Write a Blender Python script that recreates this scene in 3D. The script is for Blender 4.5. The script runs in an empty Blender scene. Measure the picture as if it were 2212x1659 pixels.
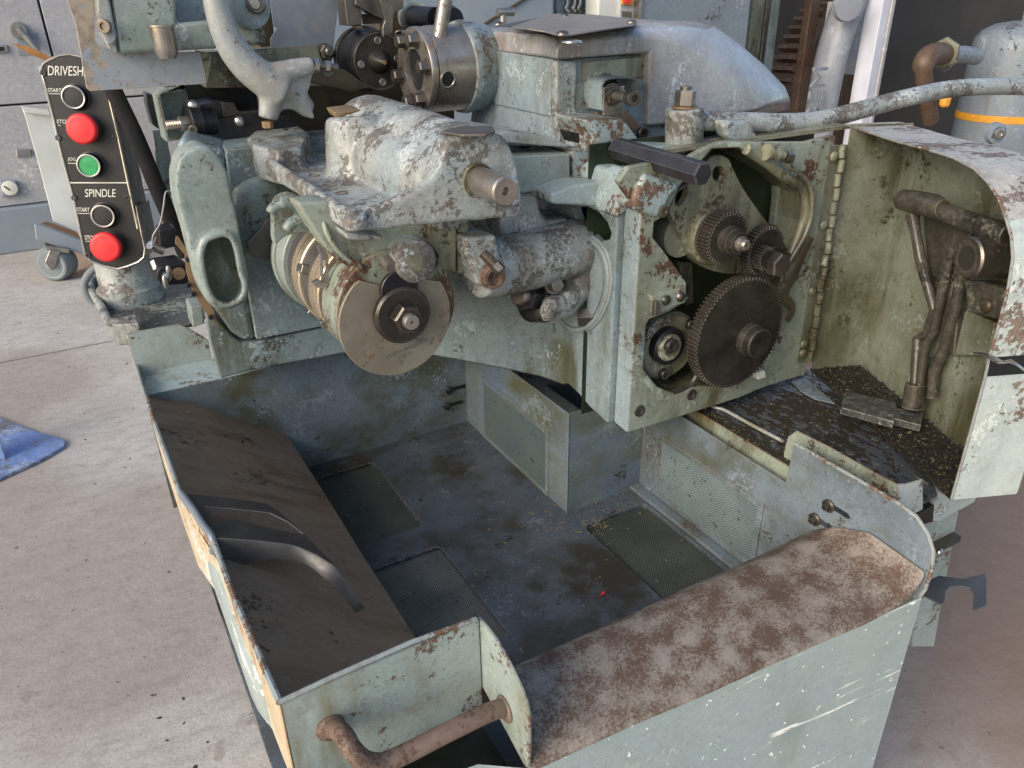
import bpy, bmesh, math, random
from mathutils import Vector, Matrix, Quaternion
from math import radians as R, sin, cos, pi
random.seed(7)
S = bpy.context.scene
C = S.collection
# ------------------------------------------------------------------ camera
FP = 1680.0                                   # focal length for a picture 2212 units wide
YAW, PIT, ROLL = 1.05604773, 0.46877709, -0.01690868
CAM = Vector((-0.07173566, -0.66189161, 1.5))
_f = Vector((cos(PIT)*cos(YAW), cos(PIT)*sin(YAW), -sin(PIT)))
_r0 = Vector((sin(YAW), -cos(YAW), 0)); _u0 = _r0.cross(_f)
_r = _r0*cos(ROLL)+_u0*sin(ROLL); _u = _u0*cos(ROLL)-_r0*sin(ROLL)
cd = bpy.data.cameras.new('camera'); cam = bpy.data.objects.new('camera', cd); C.objects.link(cam)
cam.matrix_world = Matrix(((_r.x,_u.x,-_f.x,CAM.x),(_r.y,_u.y,-_f.y,CAM.y),(_r.z,_u.z,-_f.z,CAM.z),(0,0,0,1)))
cd.sensor_width = 36; cd.lens = 36*FP/2212; cd.clip_start = .02; cd.clip_end = 200
S.camera = cam
# ------------------------------------------------------------------ light
w = bpy.data.worlds.new('World'); S.world = w; w.use_nodes = True
nt = w.node_tree; bg = nt.nodes['Background']
sky = nt.nodes.new('ShaderNodeTexSky'); sky.sky_type = 'NISHITA'; sky.sun_disc = False
SUN_EL, SUN_AZ = R(30), R(-108)               # azimuth measured from +Y, clockwise seen from above
sky.sun_elevation = SUN_EL; sky.sun_rotation = SUN_AZ; sky.dust_density = 2.0; sky.air_density = 1.0
nt.links.new(sky.outputs[0], bg.inputs[0]); bg.inputs[1].default_value = .15
sd = bpy.data.lights.new('sun', 'SUN'); sun = bpy.data.objects.new('sun', sd); C.objects.link(sun)
sd.energy = 1.5; sd.angle = R(38); sd.color = (1, .90, .77)
sdir = Vector((sin(SUN_AZ)*cos(SUN_EL), cos(SUN_AZ)*cos(SUN_EL), sin(SUN_EL)))
sun.rotation_euler = sdir.to_track_quat('Z', 'Y').to_euler()
S.view_settings.view_transform = 'Standard'; S.view_settings.look = 'None'
S.view_settings.exposure = 0.78; S.view_settings.gamma = 1

# ------------------------------------------------------------------ measuring helpers
def ray(px, py):
    return (_f*FP + _r*(px-1106) - _u*(py-829.5)).normalized()
def at(p, **k):
    """point where the line of sight through picture point p meets a plane of the machine's own grid"""
    d = ray(*p); a, v = list(k.items())[0]; i = 'xyz'.index(a)
    return CAM + d*((v-CAM[i])/d[i])
def atp(p, o, n):
    d = ray(*p); o = Vector(o); n = Vector(n)
    return CAM + d*((o-CAM).dot(n)/d.dot(n))
def T(x0, y0, w=1200):
    s = w/2212
    return lambda x, y: ((x0+x*s)/1.8228, (y0+y*s)/1.8228)
def rm(P, rpx): return rpx*(P-CAM).dot(_f)/FP
V = Vector
X, Y, Z = V((1,0,0)), V((0,1,0)), V((0,0,1))

# ------------------------------------------------------------------ mesh helpers
class MB:
    def __init__(s): s.bm = bmesh.new()
    def face(s, pts):
        vs = [s.bm.verts.new(p) for p in pts]
        try: s.bm.faces.new(vs)
        except ValueError: pass
        return s
    def prism(s, pts, vec, holes=()):
        vec = V(vec); pts = [V(p) for p in pts]
        if not holes:
            a = [s.bm.verts.new(p) for p in pts]; b = [s.bm.verts.new(p+vec) for p in pts]; n = len(pts)
            s.bm.faces.new(a); s.bm.faces.new(b[::-1])
            for i in range(n): s.bm.faces.new((a[i], b[i], b[(i+1) % n], a[(i+1) % n]))
            return s
        loops = [pts]+[[V(p) for p in h] for h in holes]; rings = []
        edges = []
        for L in loops:
            vs = [s.bm.verts.new(p) for p in L]; rings.append(vs)
            edges += [s.bm.edges.new((vs[i], vs[(i+1) % len(vs)])) for i in range(len(vs))]
        r = bmesh.ops.triangle_fill(s.bm, edges=edges, use_beauty=True, normal=vec.normalized())
        fs = [g for g in r['geom'] if isinstance(g, bmesh.types.BMFace)]
        m = {}
        for vs in rings:
            for v in vs: m[v] = s.bm.verts.new(v.co+vec)
        for f in fs:
            s.bm.faces.new([m[v] for v in reversed(f.verts)])
        for vs in rings:
            n = len(vs)
            for i in range(n):
                a, b = vs[i], vs[(i+1) % n]; s.bm.faces.new((a, b, m[b], m[a]))
        return s
    def box(s, c, d, rot=None):
        c = V(c); q = rot or Matrix.Identity(3)
        h = [V((x*d[0]/2, y*d[1]/2, z*d[2]/2)) for x in (-1,1) for y in (-1,1) for z in (-1,1)]
        v = [s.bm.verts.new(c+q @ p) for p in h]
        for f in ((0,1,3,2),(4,6,7,5),(0,4,5,1),(2,3,7,6),(0,2,6,4),(1,5,7,3)): s.bm.faces.new([v[i] for i in f])
        return s
    def bb(s, a, b):
        a, b = V(a), V(b); return s.box((a+b)/2, [abs(b[i]-a[i]) for i in range(3)])
    def lathe(s, o, ax, prof, n=32, ph=0, up=None):
        o = V(o); ax = V(ax).normalized(); u = (V(up) if up else (Z if abs(ax.z) < .9 else X)); u = (u-ax*u.dot(ax)).normalized(); v = ax.cross(u)
        rings = []
        for t, r in prof:
            rings.append([s.bm.verts.new(o+ax*t+(u*cos(ph+2*pi*i/n)+v*sin(ph+2*pi*i/n))*max(r, 1e-5)) for i in range(n)])
        for a, b in zip(rings, rings[1:]):
            for i in range(n): s.bm.faces.new((a[i], a[(i+1) % n], b[(i+1) % n], b[i]))
        s.bm.faces.new(rings[0][::-1]); s.bm.faces.new(rings[-1])
        return s
    def cyl(s, a, b, r, r2=None, n=24, ph=0):
        a, b = V(a), V(b); L = (b-a).length
        return s.lathe(a, b-a, [(0, r), (L, r if r2 is None else r2)], n, ph)
    def tube(s, pts, rad, n=12, flat=1.0, up=None, closed=False):
        pts = [V(p) for p in pts]; m = len(pts); rad = rad if isinstance(rad, (list, tuple)) else [rad]*m
        prev = None; rings = []
        for i, p in enumerate(pts):
            if closed: t = (pts[(i+1) % m]-pts[i-1]).normalized()
            else: t = (pts[min(i+1, m-1)]-pts[max(i-1, 0)]).normalized()
            if up is not None: u = V(up)
            elif prev is None: u = Z if abs(t.z) < .9 else X
            else: u = prev
            u = (u-t*u.dot(t)).normalized(); prev = u; v = t.cross(u)
            rings.append([s.bm.verts.new(p+(u*cos(2*pi*k/n)*flat+v*sin(2*pi*k/n))*rad[i]) for k in range(n)])
        pr = list(zip(rings, rings[1:]))+([(rings[-1], rings[0])] if closed else [])
        for a, b in pr:
            for k in range(n): s.bm.faces.new((a[k], a[(k+1) % n], b[(k+1) % n], b[k]))
        if not closed: s.bm.faces.new(rings[0][::-1]); s.bm.faces.new(rings[-1])
        return s
    def ball(s, c, r, sc=(1,1,1), n=16):
        g = bmesh.ops.create_uvsphere(s.bm, u_segments=n, v_segments=max(6, n//2+1), radius=r)
        for v in g['verts']: v.co = V(c)+V((v.co.x*sc[0], v.co.y*sc[1], v.co.z*sc[2]))
        return s
    def sheet(s, rows):
        g = [[s.bm.verts.new(p) for p in r] for r in rows]
        for a, b in zip(g, g[1:]):
            for i in range(len(a)-1): s.bm.faces.new((a[i], a[i+1], b[i+1], b[i]))
        return s
def catmull(pts, k=6):
    pts = [V(p) for p in pts]; out = []
    P = [pts[0]*2-pts[1]]+pts+[pts[-1]*2-pts[-2]]
    for i in range(1, len(P)-2):
        for j in range(k):
            t = j/k; a, b, c, d = P[i-1], P[i], P[i+1], P[i+2]
            out.append(.5*((2*b)+(c-a)*t+(2*a-5*b+4*c-d)*t*t+(3*b-a-3*c+d)*t**3))
    out.append(pts[-1]); return out
def spl(px, k=5, close=False):
    v = [V((p[0], p[1], 0)) for p in px]
    if close: v = v+[v[0]]
    o = [(p.x, p.y) for p in catmull(v, k)]
    return o[:-1] if close else o
def ellipse(c, a, b, n=24, rot=0):
    return [(c[0]+a*cos(t)*cos(rot)-b*sin(t)*sin(rot), c[1]+a*cos(t)*sin(rot)+b*sin(t)*cos(rot)) for t in [2*pi*i/n for i in range(n)]]
def on(pts, **k): return [at(p, **k) for p in pts]

def obj(name, mb, mat, parent=None, bevel=0, smooth=40, remesh=0, sm=6, solid=0, seg=2, cat=None, label=None, group=None, kind=None, sub=0, off=0):
    me = bpy.data.meshes.new(name)
    bmesh.ops.recalc_face_normals(mb.bm, faces=mb.bm.faces)
    mb.bm.to_mesh(me); mb.bm.free()
    o = bpy.data.objects.new(name, me); C.objects.link(o); me.materials.append(mat)
    me.polygons.foreach_set('use_smooth', [bool(smooth)]*len(me.polygons))
    if solid:
        m = o.modifiers.new('solid', 'SOLIDIFY'); m.thickness = solid; m.offset = off
    if remesh:
        m = o.modifiers.new('cast', 'REMESH'); m.mode = 'VOXEL'; m.voxel_size = remesh; m.use_smooth_shade = True
        m = o.modifiers.new('soften', 'SMOOTH'); m.factor = .6; m.iterations = sm
    elif bevel:
        m = o.modifiers.new('round', 'BEVEL'); m.width = bevel; m.segments = seg; m.limit_method = 'ANGLE'; m.angle_limit = R(32)
        m = o.modifiers.new('wn', 'WEIGHTED_NORMAL'); m.keep_sharp = False
    elif sub:
        m = o.modifiers.new('sub', 'SUBSURF'); m.levels = m.render_levels = sub
    elif smooth:
        if not solid: me.set_sharp_from_angle(angle=R(smooth))
        else:
            m = o.modifiers.new('wn', 'WEIGHTED_NORMAL'); m.keep_sharp = False
    if parent:
        o.parent = parent; b = parent
        while b.parent: b = b.parent
        root = b.matrix_world if b.type != 'EMPTY' else Matrix.Translation(b.location)
        o.matrix_parent_inverse = Matrix.Translation(b.location).inverted() if b.type == 'EMPTY' and parent is b else Matrix.Identity(4)
    if label: o['label'] = label
    if cat: o['category'] = cat
    if group: o['group'] = group
    if kind: o['kind'] = kind
    return o
def thing(name, label, cat, loc, group=None):
    o = bpy.data.objects.new(name, None); C.objects.link(o); o.location = loc; o.empty_display_size = .1
    o['label'] = label; o['category'] = cat
    if group: o['group'] = group
    return o

# ------------------------------------------------------------------ materials
def lin(h):
    c = [int(h[i:i+2], 16)/255 for i in (0, 2, 4)]
    return tuple([(x/12.92 if x <= .04045 else ((x+.055)/1.055)**2.4) for x in c]+[1])
class NT:
    def __init__(s, name):
        s.m = bpy.data.materials.new(name); s.m.use_nodes = True; s.t = s.m.node_tree; s.b = s.t.nodes['Principled BSDF']
        g = s.t.nodes.new('ShaderNodeNewGeometry'); s.pos = g.outputs['Position']; s.nor = g.outputs['Normal']
    def lk(s, a, b): s.t.links.new(a, b)
    def val(s, sock, v):
        if hasattr(v, 'is_linked') or isinstance(v, bpy.types.NodeSocket): s.lk(v, sock)
        else: sock.default_value = v
    def map(s, sc, rot=(0,0,0), loc=(0,0,0)):
        n = s.t.nodes.new('ShaderNodeMapping'); s.lk(s.pos, n.inputs[0]); n.inputs[1].default_value = loc; n.inputs[2].default_value = rot; n.inputs[3].default_value = sc
        return n.outputs[0]
    def noise(s, scale, detail=5, rough=.6, vec=None, dist=0, off=None):
        n = s.t.nodes.new('ShaderNodeTexNoise'); n.inputs['Scale'].default_value = scale; n.inputs['Detail'].default_value = detail
        n.inputs['Roughness'].default_value = rough; n.inputs['Distortion'].default_value = dist
        if vec is None and off is not None: vec = s.map((1,1,1), loc=(off, off*.7, -off))
        s.lk(vec if vec is not None else s.pos, n.inputs['Vector']); return n.outputs['Fac']
    def vor(s, scale, rnd=1, vec=None, feat='F1'):
        n = s.t.nodes.new('ShaderNodeTexVoronoi'); n.feature = feat; n.inputs['Scale'].default_value = scale; n.inputs['Randomness'].default_value = rnd
        s.lk(vec if vec is not None else s.pos, n.inputs['Vector']); return n.outputs['Distance']
    def math(s, op, a, b=0, clamp=False):
        n = s.t.nodes.new('ShaderNodeMath'); n.operation = op; n.use_clamp = clamp; s.val(n.inputs[0], a); s.val(n.inputs[1], b); return n.outputs[0]
    def step(s, v, lo, hi):
        n = s.t.nodes.new('ShaderNodeMapRange'); n.interpolation_type = 'SMOOTHSTEP'; s.val(n.inputs[0], v); s.val(n.inputs[1], lo); s.val(n.inputs[2], hi); return n.outputs[0]
    def mix(s, f, a, b):
        n = s.t.nodes.new('ShaderNodeMix'); n.data_type = 'RGBA'; s.val(n.inputs[0], f)
        s.val(n.inputs[6], a); s.val(n.inputs[7], b); return n.outputs[2]
    def mixf(s, f, a, b):
        n = s.t.nodes.new('ShaderNodeMix'); n.data_type = 'FLOAT'; s.val(n.inputs[0], f); s.val(n.inputs[2], a); s.val(n.inputs[3], b); return n.outputs[0]
    def edge(s, rad, lo=.02, hi=.12):
        n = s.t.nodes.new('ShaderNodeBevel'); n.samples = 3; n.inputs[0].default_value = rad
        d = s.t.nodes.new('ShaderNodeVectorMath'); d.operation = 'DOT_PRODUCT'; s.lk(n.outputs[0], d.inputs[0]); s.lk(s.nor, d.inputs[1])
        return s.step(s.math('SUBTRACT', 1, d.outputs['Value']), lo, hi)
    def up(s):
        n = s.t.nodes.new('ShaderNodeSeparateXYZ'); s.lk(s.nor, n.inputs[0]); return n.outputs[2]
    def bump(s, h, st, dist=.002):
        n = s.t.nodes.new('ShaderNodeBump'); n.inputs['Strength'].default_value = st; n.inputs['Distance'].default_value = dist
        s.lk(h, n.inputs['Height']); s.lk(n.outputs[0], s.b.inputs['Normal'])
    def out(s, col, rough=.5, metal=0):
        s.val(s.b.inputs['Base Color'], col); s.val(s.b.inputs['Roughness'], rough); s.val(s.b.inputs['Metallic'], metal); return s.m

def paint(name, a, b, chips=.3, chipc='8a7c68', light='c9cfc4', lights=.3, dirt=.3, dirtc='5b553c', rough=.42, edgew=.6, edgec='8d8274', sc=1.0, cast=.25, streak=(9,9,2.2), topc=None, speck=.5, scr=0):
    """old machine paint: two tones, pale scuffs, chips through to primer or metal, oily grime, worn edges"""
    n = NT(name)
    col = n.mix(n.step(n.noise(6*sc, 5, .65), .36, .64), lin(a), lin(b))
    col = n.mix(n.math('MULTIPLY', n.step(n.noise(120*sc, 7, .75), .42, .72), .40), col, lin(light))
    big = n.noise(7*sc, 3, .55, off=5.2)
    d = n.step(n.noise(1, 7, .7, n.map(tuple(v*sc*1.4 for v in streak))), .60-.32*dirt, .82-.28*dirt)
    d2 = n.step(n.noise(4.5*sc, 4, .55, off=3.1), .36, .62)
    dm = n.math('MULTIPLY', n.math('MULTIPLY', d, d2), min(1, .35+dirt))
    col = n.mix(dm, col, lin(dirtc))
    d3 = n.math('MULTIPLY', n.step(n.noise(34*sc, 8, .75, off=17), .52, .66), .16+.4*dirt)
    col = n.mix(d3, col, lin(dirtc))
    # pale scuffs
    l = n.math('ADD', n.math('MULTIPLY', n.noise(115*sc, 8, .74, off=7.7), .50), n.math('MULTIPLY', n.noise(11*sc, 4, .6, off=1.7), .50))
    lm = n.math('MULTIPLY', n.step(l, .60-.115*lights, .615-.10*lights), .80)
    col = n.mix(lm, col, lin(light))
    # chips
    c = n.math('ADD', n.math('MULTIPLY', n.noise(105*sc, 9, .74, off=12.3), .46), n.math('MULTIPLY', n.noise(11*sc, 5, .62, off=5.2), .54))
    cm = n.step(c, .605-.135*chips, .612-.135*chips) if chips else n.step(c, .9, .95)
    chipcol = n.mix(n.step(n.noise(90*sc, 5), .4, .6), lin(chipc), tuple(v*.6 for v in lin(chipc)[:3])+(1,))
    col = n.mix(n.math('MULTIPLY', cm, .92), col, chipcol)
    if edgew:
        e = n.math('MULTIPLY', n.edge(.0035), n.step(n.math('ADD', n.noise(110*sc, 6, .75, off=2.2), n.math('MULTIPLY', n.noise(13*sc, 3, off=8.8), .6)), .84-.34*edgew, .90-.34*edgew))
        col = n.mix(e, col, lin(edgec))
    if scr:
        sv = n.map((3.2,3.2,60), (0, R(9), R(0)))
        sm = n.math('MULTIPLY', n.step(n.noise(1, 7, .7, sv), .655-.05*scr, .67-.05*scr), n.step(n.noise(5, 3, off=31), .48, .56))
        col = n.mix(sm, col, lin('e6e6dc')); col = n.mix(n.step(n.noise(75, 2, .5, off=33), .70, .715), col, lin('e6e6dc'))
    sp = n.step(n.noise(260*sc, 3, .6, off=4.4), .655-.03*speck, .69-.03*speck)
    col = n.mix(n.math('MULTIPLY', sp, .75*speck), col, lin('3a3226'))
    ro = n.mixf(cm, n.mixf(n.step(n.noise(22*sc, 6, .65, off=9), .3, .7), rough-.12, rough+.14), .66)
    h = n.math('ADD', n.math('MULTIPLY', n.noise(70*sc, 6, .65), cast), n.math('MULTIPLY', n.math('SUBTRACT', lm, cm), .30))
    n.bump(h, .6, .0022)
    return n.out(col, ro, n.math('MULTIPLY', cm, .2))
def metal(name, a, b, rough=.35, met=.9, rust=0, soft=0, rustc='6b4028', sc=1.0, edgec=None, aniso=None, bumps=.15, dust=0, dustc='8b8578'):
    n = NT(name)
    col = n.mix(n.step(n.noise(14*sc, 6, .65), .35, .65), lin(a), lin(b))
    r = n.math('ADD', n.math('MULTIPLY', n.noise(95*sc, 9, .74, off=6.1), .5), n.math('MULTIPLY', n.noise(9*sc, 5, .6, off=2.9), .5))
    rmk = n.step(r, .62-.20*rust-soft, .66-.18*rust+soft)
    if rust: col = n.mix(rmk, col, n.mix(n.noise(50*sc, 4), lin(rustc), tuple(v*.5 for v in lin(rustc)[:3])+(1,)))
    if dust: col = n.mix(n.math('MULTIPLY', n.step(n.noise(30*sc, 7, .7, off=11), .45, .7), dust), col, lin(dustc))
    if edgec: col = n.mix(n.math('MULTIPLY', n.edge(.002), .7), col, lin(edgec))
    ro = n.mixf(n.step(n.noise(35*sc, 6, .7, off=8), .3, .7), max(.05, rough-.1), rough+.12)
    mt = met
    if rust: ro = n.mixf(rmk, ro, .8); mt = n.mixf(rmk, met, .1)
    n.bump(n.noise(90*sc, 4, .6), bumps, .0012)
    return n.out(col, ro, mt)
def flat(name, a, rough=.5, met=0, b=None, sc=10):
    n = NT(name); col = lin(a)
    if b: col = n.mix(n.step(n.noise(sc, 5, .65), .35, .65), lin(a), lin(b))
    n.bump(n.noise(70, 4), .08, .001)
    return n.out(col, rough, met)

M = {}
M['paint'] = paint('paint_blue_green', '78877f', '88928e', chips=.14, chipc='66604f', light='a6b0aa', lights=.3, dirt=.55, dirtc='575540', edgew=.65, speck=.8)
M['bed'] = paint('paint_bed', '6f7f84', '7e8c91', chips=.08, chipc='4f5148', lights=.28, light='a2b1b5', dirt=.62, dirtc='52533f', edgew=.6, speck=.8)
M['side'] = paint('paint_side_blue', '758489', '86949a', chips=.26, chipc='6c6157', lights=.2, light='a2aeb2', dirt=.5, dirtc='575745', edgew=.75, speck=.8)
M['worn'] = paint('paint_worn_casting', '899394', '979892', chips=.60, chipc='6f685f', light='b6bbb8', lights=.55, dirt=.55, dirtc='5e574c', edgew=.9, edgec='857c72', cast=.6, rough=.30, speck=1, sc=1.3)
M['cover'] = paint('paint_silver_cover', '9c9ea0', '8f9193', chips=.0, chipc='746b62', light='c6c9cd', lights=.30, dirt=.7, dirtc='7d766f', edgew=.4, edgec='c5c6cc', rough=.22, cast=.22)
M['rustpaint'] = paint('paint_rust_streaked', '93a3a5', '8b9a98', chips=.5, chipc='70543f', lights=.2, light='aebab8', dirt=.45, dirtc='6d5c48', edgew=1, edgec='6d4a34', streak=(22,22,1.6))
M['gearwall'] = paint('paint_oily_housing', '7f7f68', '6f7264', chips=.30, chipc='4f3d2c', lights=.25, light='9a9f8e', dirt=.7, dirtc='413d2b', edgew=.6, edgec='5e4630', rough=.33, streak=(12,12,1.6), speck=.8)
M['face'] = paint('paint_housing_face', '8c9485', '7d8578', chips=.42, chipc='5a3a26', lights=.3, light='a8b09f', dirt=.6, dirtc='514a30', edgew=1, edgec='6c4028', rough=.38, speck=.8)
M['door_in'] = paint('paint_door_inside', '6b6c5a', '787d70', chips=.10, chipc='454230', lights=.2, light='868f86', dirt=.85, dirtc='45432e', edgew=.2, rough=.34, streak=(10,10,1.4), speck=1)
M['door_out'] = paint('paint_door_outside', 'a2aca8', 'aeb5b0', chips=.36, chipc='7f6a5a', lights=.3, dirt=.15, edgew=.9, edgec='7a5a45', rough=.45, cast=.1)
M['door_top'] = paint('paint_door_top', '9c9892', 'a5a19b', chips=.42, chipc='77655a', lights=.3, dirt=.35, edgew=.6, rough=.45, cast=.1)
M['pan'] = paint('paint_pan', '8d9a95', '98a19c', chips=.34, chipc='6f523e', lights=.15, light='b3bbb2', dirt=.5, dirtc='6f6743', edgew=1, edgec='5f4637', rough=.45, cast=.1)
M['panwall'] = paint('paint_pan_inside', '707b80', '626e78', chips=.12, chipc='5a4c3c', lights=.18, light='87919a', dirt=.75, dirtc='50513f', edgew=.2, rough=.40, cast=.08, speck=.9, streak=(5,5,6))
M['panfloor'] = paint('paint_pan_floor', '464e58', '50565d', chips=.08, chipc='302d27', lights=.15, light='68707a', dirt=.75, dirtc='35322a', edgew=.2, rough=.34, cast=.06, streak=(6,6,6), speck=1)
M['ramp'] = paint('ramp_brown_steel', '806b56', '756352', chips=.06, chipc='4e3a2c', lights=.1, light='8a7a6a', dirt=.55, dirtc='5a4430', edgew=.4, edgec='4a4038', rough=.42, cast=.05, streak=(3,14,3))
M['box'] = paint('paint_box', '6e797b', '5d6c7e', chips=.12, chipc='4d4d40', lights=.22, light='87938f', dirt=.75, dirtc='5a5c48', edgew=.6, edgec='7b8388', rough=.42, cast=.06, streak=(4,4,12), speck=.8)
M['front'] = paint('paint_front_panel', '8c9998', '959f9c', chips=.0, lights=.05, light='aab4ad', dirt=.35, dirtc='7d867e', edgew=.6, edgec='e0ddd0', rough=.40, cast=.05, sc=.8, scr=1)
M['outwall'] = paint('pan_outer_wall_tan', 'b5a07e', 'c4b090', chips=.3, chipc='96683f', lights=.5, light='cfd2c6', dirt=.2, edgew=.8, edgec='7b563a', rough=.5, streak=(3,2,14))  # two tan tones with orange-brown chips and pale scuffs
M['rustlip'] = metal('rusty_lip', '80786d', '8b8277', rough=.6, met=.05, rust=.74, soft=.055, rustc='614c3e', sc=2.6, bumps=.35)
M['rust'] = metal('rusty_bar', '69574a', '7b675a', rough=.55, met=.1, rust=.5, soft=.02, rustc='594233', sc=1.4, bumps=.35, edgec='8d7461')
M['steel'] = metal('polished_steel', 'a39c94', '8a8278', rough=.27, met=.75, rust=.16, rustc='6f5f50', edgec='cbbfae')
M['steel2'] = metal('machined_steel', '827a70', '6d665f', rough=.38, rust=.2, rustc='5e4c3e', edgec='a59684', dust=.2)
M['disc'] = metal('cam_disc_steel', '8d8677', '7d7565', rough=.45, met=.4, rust=.3, rustc='77624a', edgec='d6c3a2', bumps=.1)
M['ringsteel'] = metal('dial_ring_steel', 'b8a890', 'a3937c', rough=.30, met=.45, rust=.15, rustc='7d644c', edgec='dccdb4')
M['oily'] = paint('oily_door_casting', '45413a', '36332d', chips=.2, chipc='211d18', lights=.35, light='6d6a5c', dirt=.6, dirtc='28241d', edgew=.8, edgec='77725f', rough=.30, cast=.5, speck=1)
M['guard_dark'] = metal('blackened_guard_plate', '2e2c2b', '383634', rough=.5, met=.2, dust=.35, dustc='4f4a46', edgec='a09d98')
M['stained'] = paint('grey_guard_stained', '8a9095', '80868b', chips=.42, chipc='a39482', light='a2a6a8', lights=.15, dirt=.2, dirtc='8f836f', edgew=.6, edgec='b9ab92', rough=.42, cast=.05, sc=.45)
M['armgrey'] = paint('arm_grey_paint', '8b9190', '96938b', chips=.14, chipc='7a7066', light='aeb3b2', lights=.4, dirt=.5, dirtc='7d7266', edgew=.7, edgec='b5aa98', rough=.34, cast=.3)
M['traydark'] = paint('pedestal_tray_dark', '2f3034', '3b3a38', chips=.1, chipc='1f1d1a', lights=.42, light='8d9084', dirt=.4, dirtc='25231f', edgew=.3, rough=.36, cast=.1, sc=.8)
M['black'] = metal('black_oxide', '26262a', '1c1c20', rough=.4, met=.5, edgec='6d6b6a', dust=.2, dustc='55504a', bumps=.08)
M['dgear'] = metal('oily_gear_steel', '4a4640', '37332f', rough=.30, met=.55, edgec='9a9184', dust=.3, dustc='2c2722')
M['hex'] = metal('blackened_hex_bar', '3c3b3d', '323133', rough=.40, met=.5, edgec='8d8b90', dust=.3, dustc='575456')
M['oilcast'] = metal('oily_dark_casting', '4a4030', '3b3428', rough=.36, met=.2, dust=.3, dustc='6b6040')
M['sheet'] = metal('galvanised_sheet', '80868c', '767b82', rough=.45, met=.35, dust=.3, dustc='9a948a')
M['platem'] = metal('lid_plate', '8b857e', '7d7871', rough=.55, met=.35, rust=.1, dust=.4, dustc='97908a')
M['guard'] = metal('blackened_guard', '4c4a48', '5a5855', rough=.42, met=.35, dust=.3, dustc='5b5550', edgec='a09d98')
M['brass'] = metal('brass_strip', '93795a', '7d664a', rough=.5, met=.35, dust=.4, dustc='7d6a50')
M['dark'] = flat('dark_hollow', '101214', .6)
M['darkshade'] = flat('dark_cavity_shade', '1a211c', .4, b='0d0f0d')  # near-black colour standing in for the shade inside openings, slots and gaps
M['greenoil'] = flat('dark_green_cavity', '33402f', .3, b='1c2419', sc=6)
M['red'] = flat('red_plastic', 'd8262a', .42, b='cc3030', sc=30)
M['green'] = flat('green_plastic', '1f8a4c', .35, b='2f9c5c', sc=60)
M['blackpl'] = flat('black_plastic', '0d0d0e', .45, b='1f1a17', sc=40)
M['white'] = flat('white_lettering', 'd9d6c8', .6)
M['cream'] = flat('cream_sheet', 'd3d6d2', .5, b='c4c6bd', sc=3)
M['cab'] = paint('cabinet_grey', '9c9a9e', 'a3a2a4', chips=.0, lights=.08, dirt=.2, dirtc='8a877c', edgew=0, rough=.5, cast=.03, sc=.3)
M['cab2'] = flat('cabinet_blue_grey', '8a9298', .5, b='7c8790', sc=2)
M['zinc'] = metal('zinc_plated', 'b0aca6', '9a958d', rough=.3, edgec='d5d0c8')
M['orange'] = flat('orange_paint', 'd99a2b', .5, b='c4872a', sc=20)
M['tyre'] = flat('grey_rubber', '6f7678', .7)
M['wood'] = flat('orange_wood', 'b8834f', .7, b='9a6a3c', sc=20)
M['blue'] = paint('blue_plate_paint', '5675b0', '7289b5', chips=.35, chipc='7a7a7c', lights=.5, light='98a5bb', dirt=.6, dirtc='5c5448', edgew=.8, edgec='5a4a3c', sc=.5)
M['whitepost'] = flat('white_post_paint', 'c9cbd4', .45, b='b8bcc8', sc=5)
M['greycast'] = paint('grey_casting_paint', '82868c', '7a7e86', chips=0, lights=.2, light='a5a9b0', dirt=.1, edgew=0, rough=.4)
M['tank'] = paint('tank_paint', '747e86', '6c767e', chips=.10, chipc='4a443f', lights=.1, light='98a0a6', dirt=.3, dirtc='6b645a', edgew=0, rough=.4, sc=.5)
M['rustgear'] = metal('rusty_bull_gear', '5a4a3e', '6b5646', rough=.55, met=.3, rust=.4, rustc='5b3f2e', edgec='8c7a68')
M['shed'] = flat('dark_shed_steel', '2e2b28', .7, b='3f3a34', sc=1.2)
M['swarf'] = metal('brass_swarf', '93835a', 'b8a878', rough=.4, met=.4)
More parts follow.
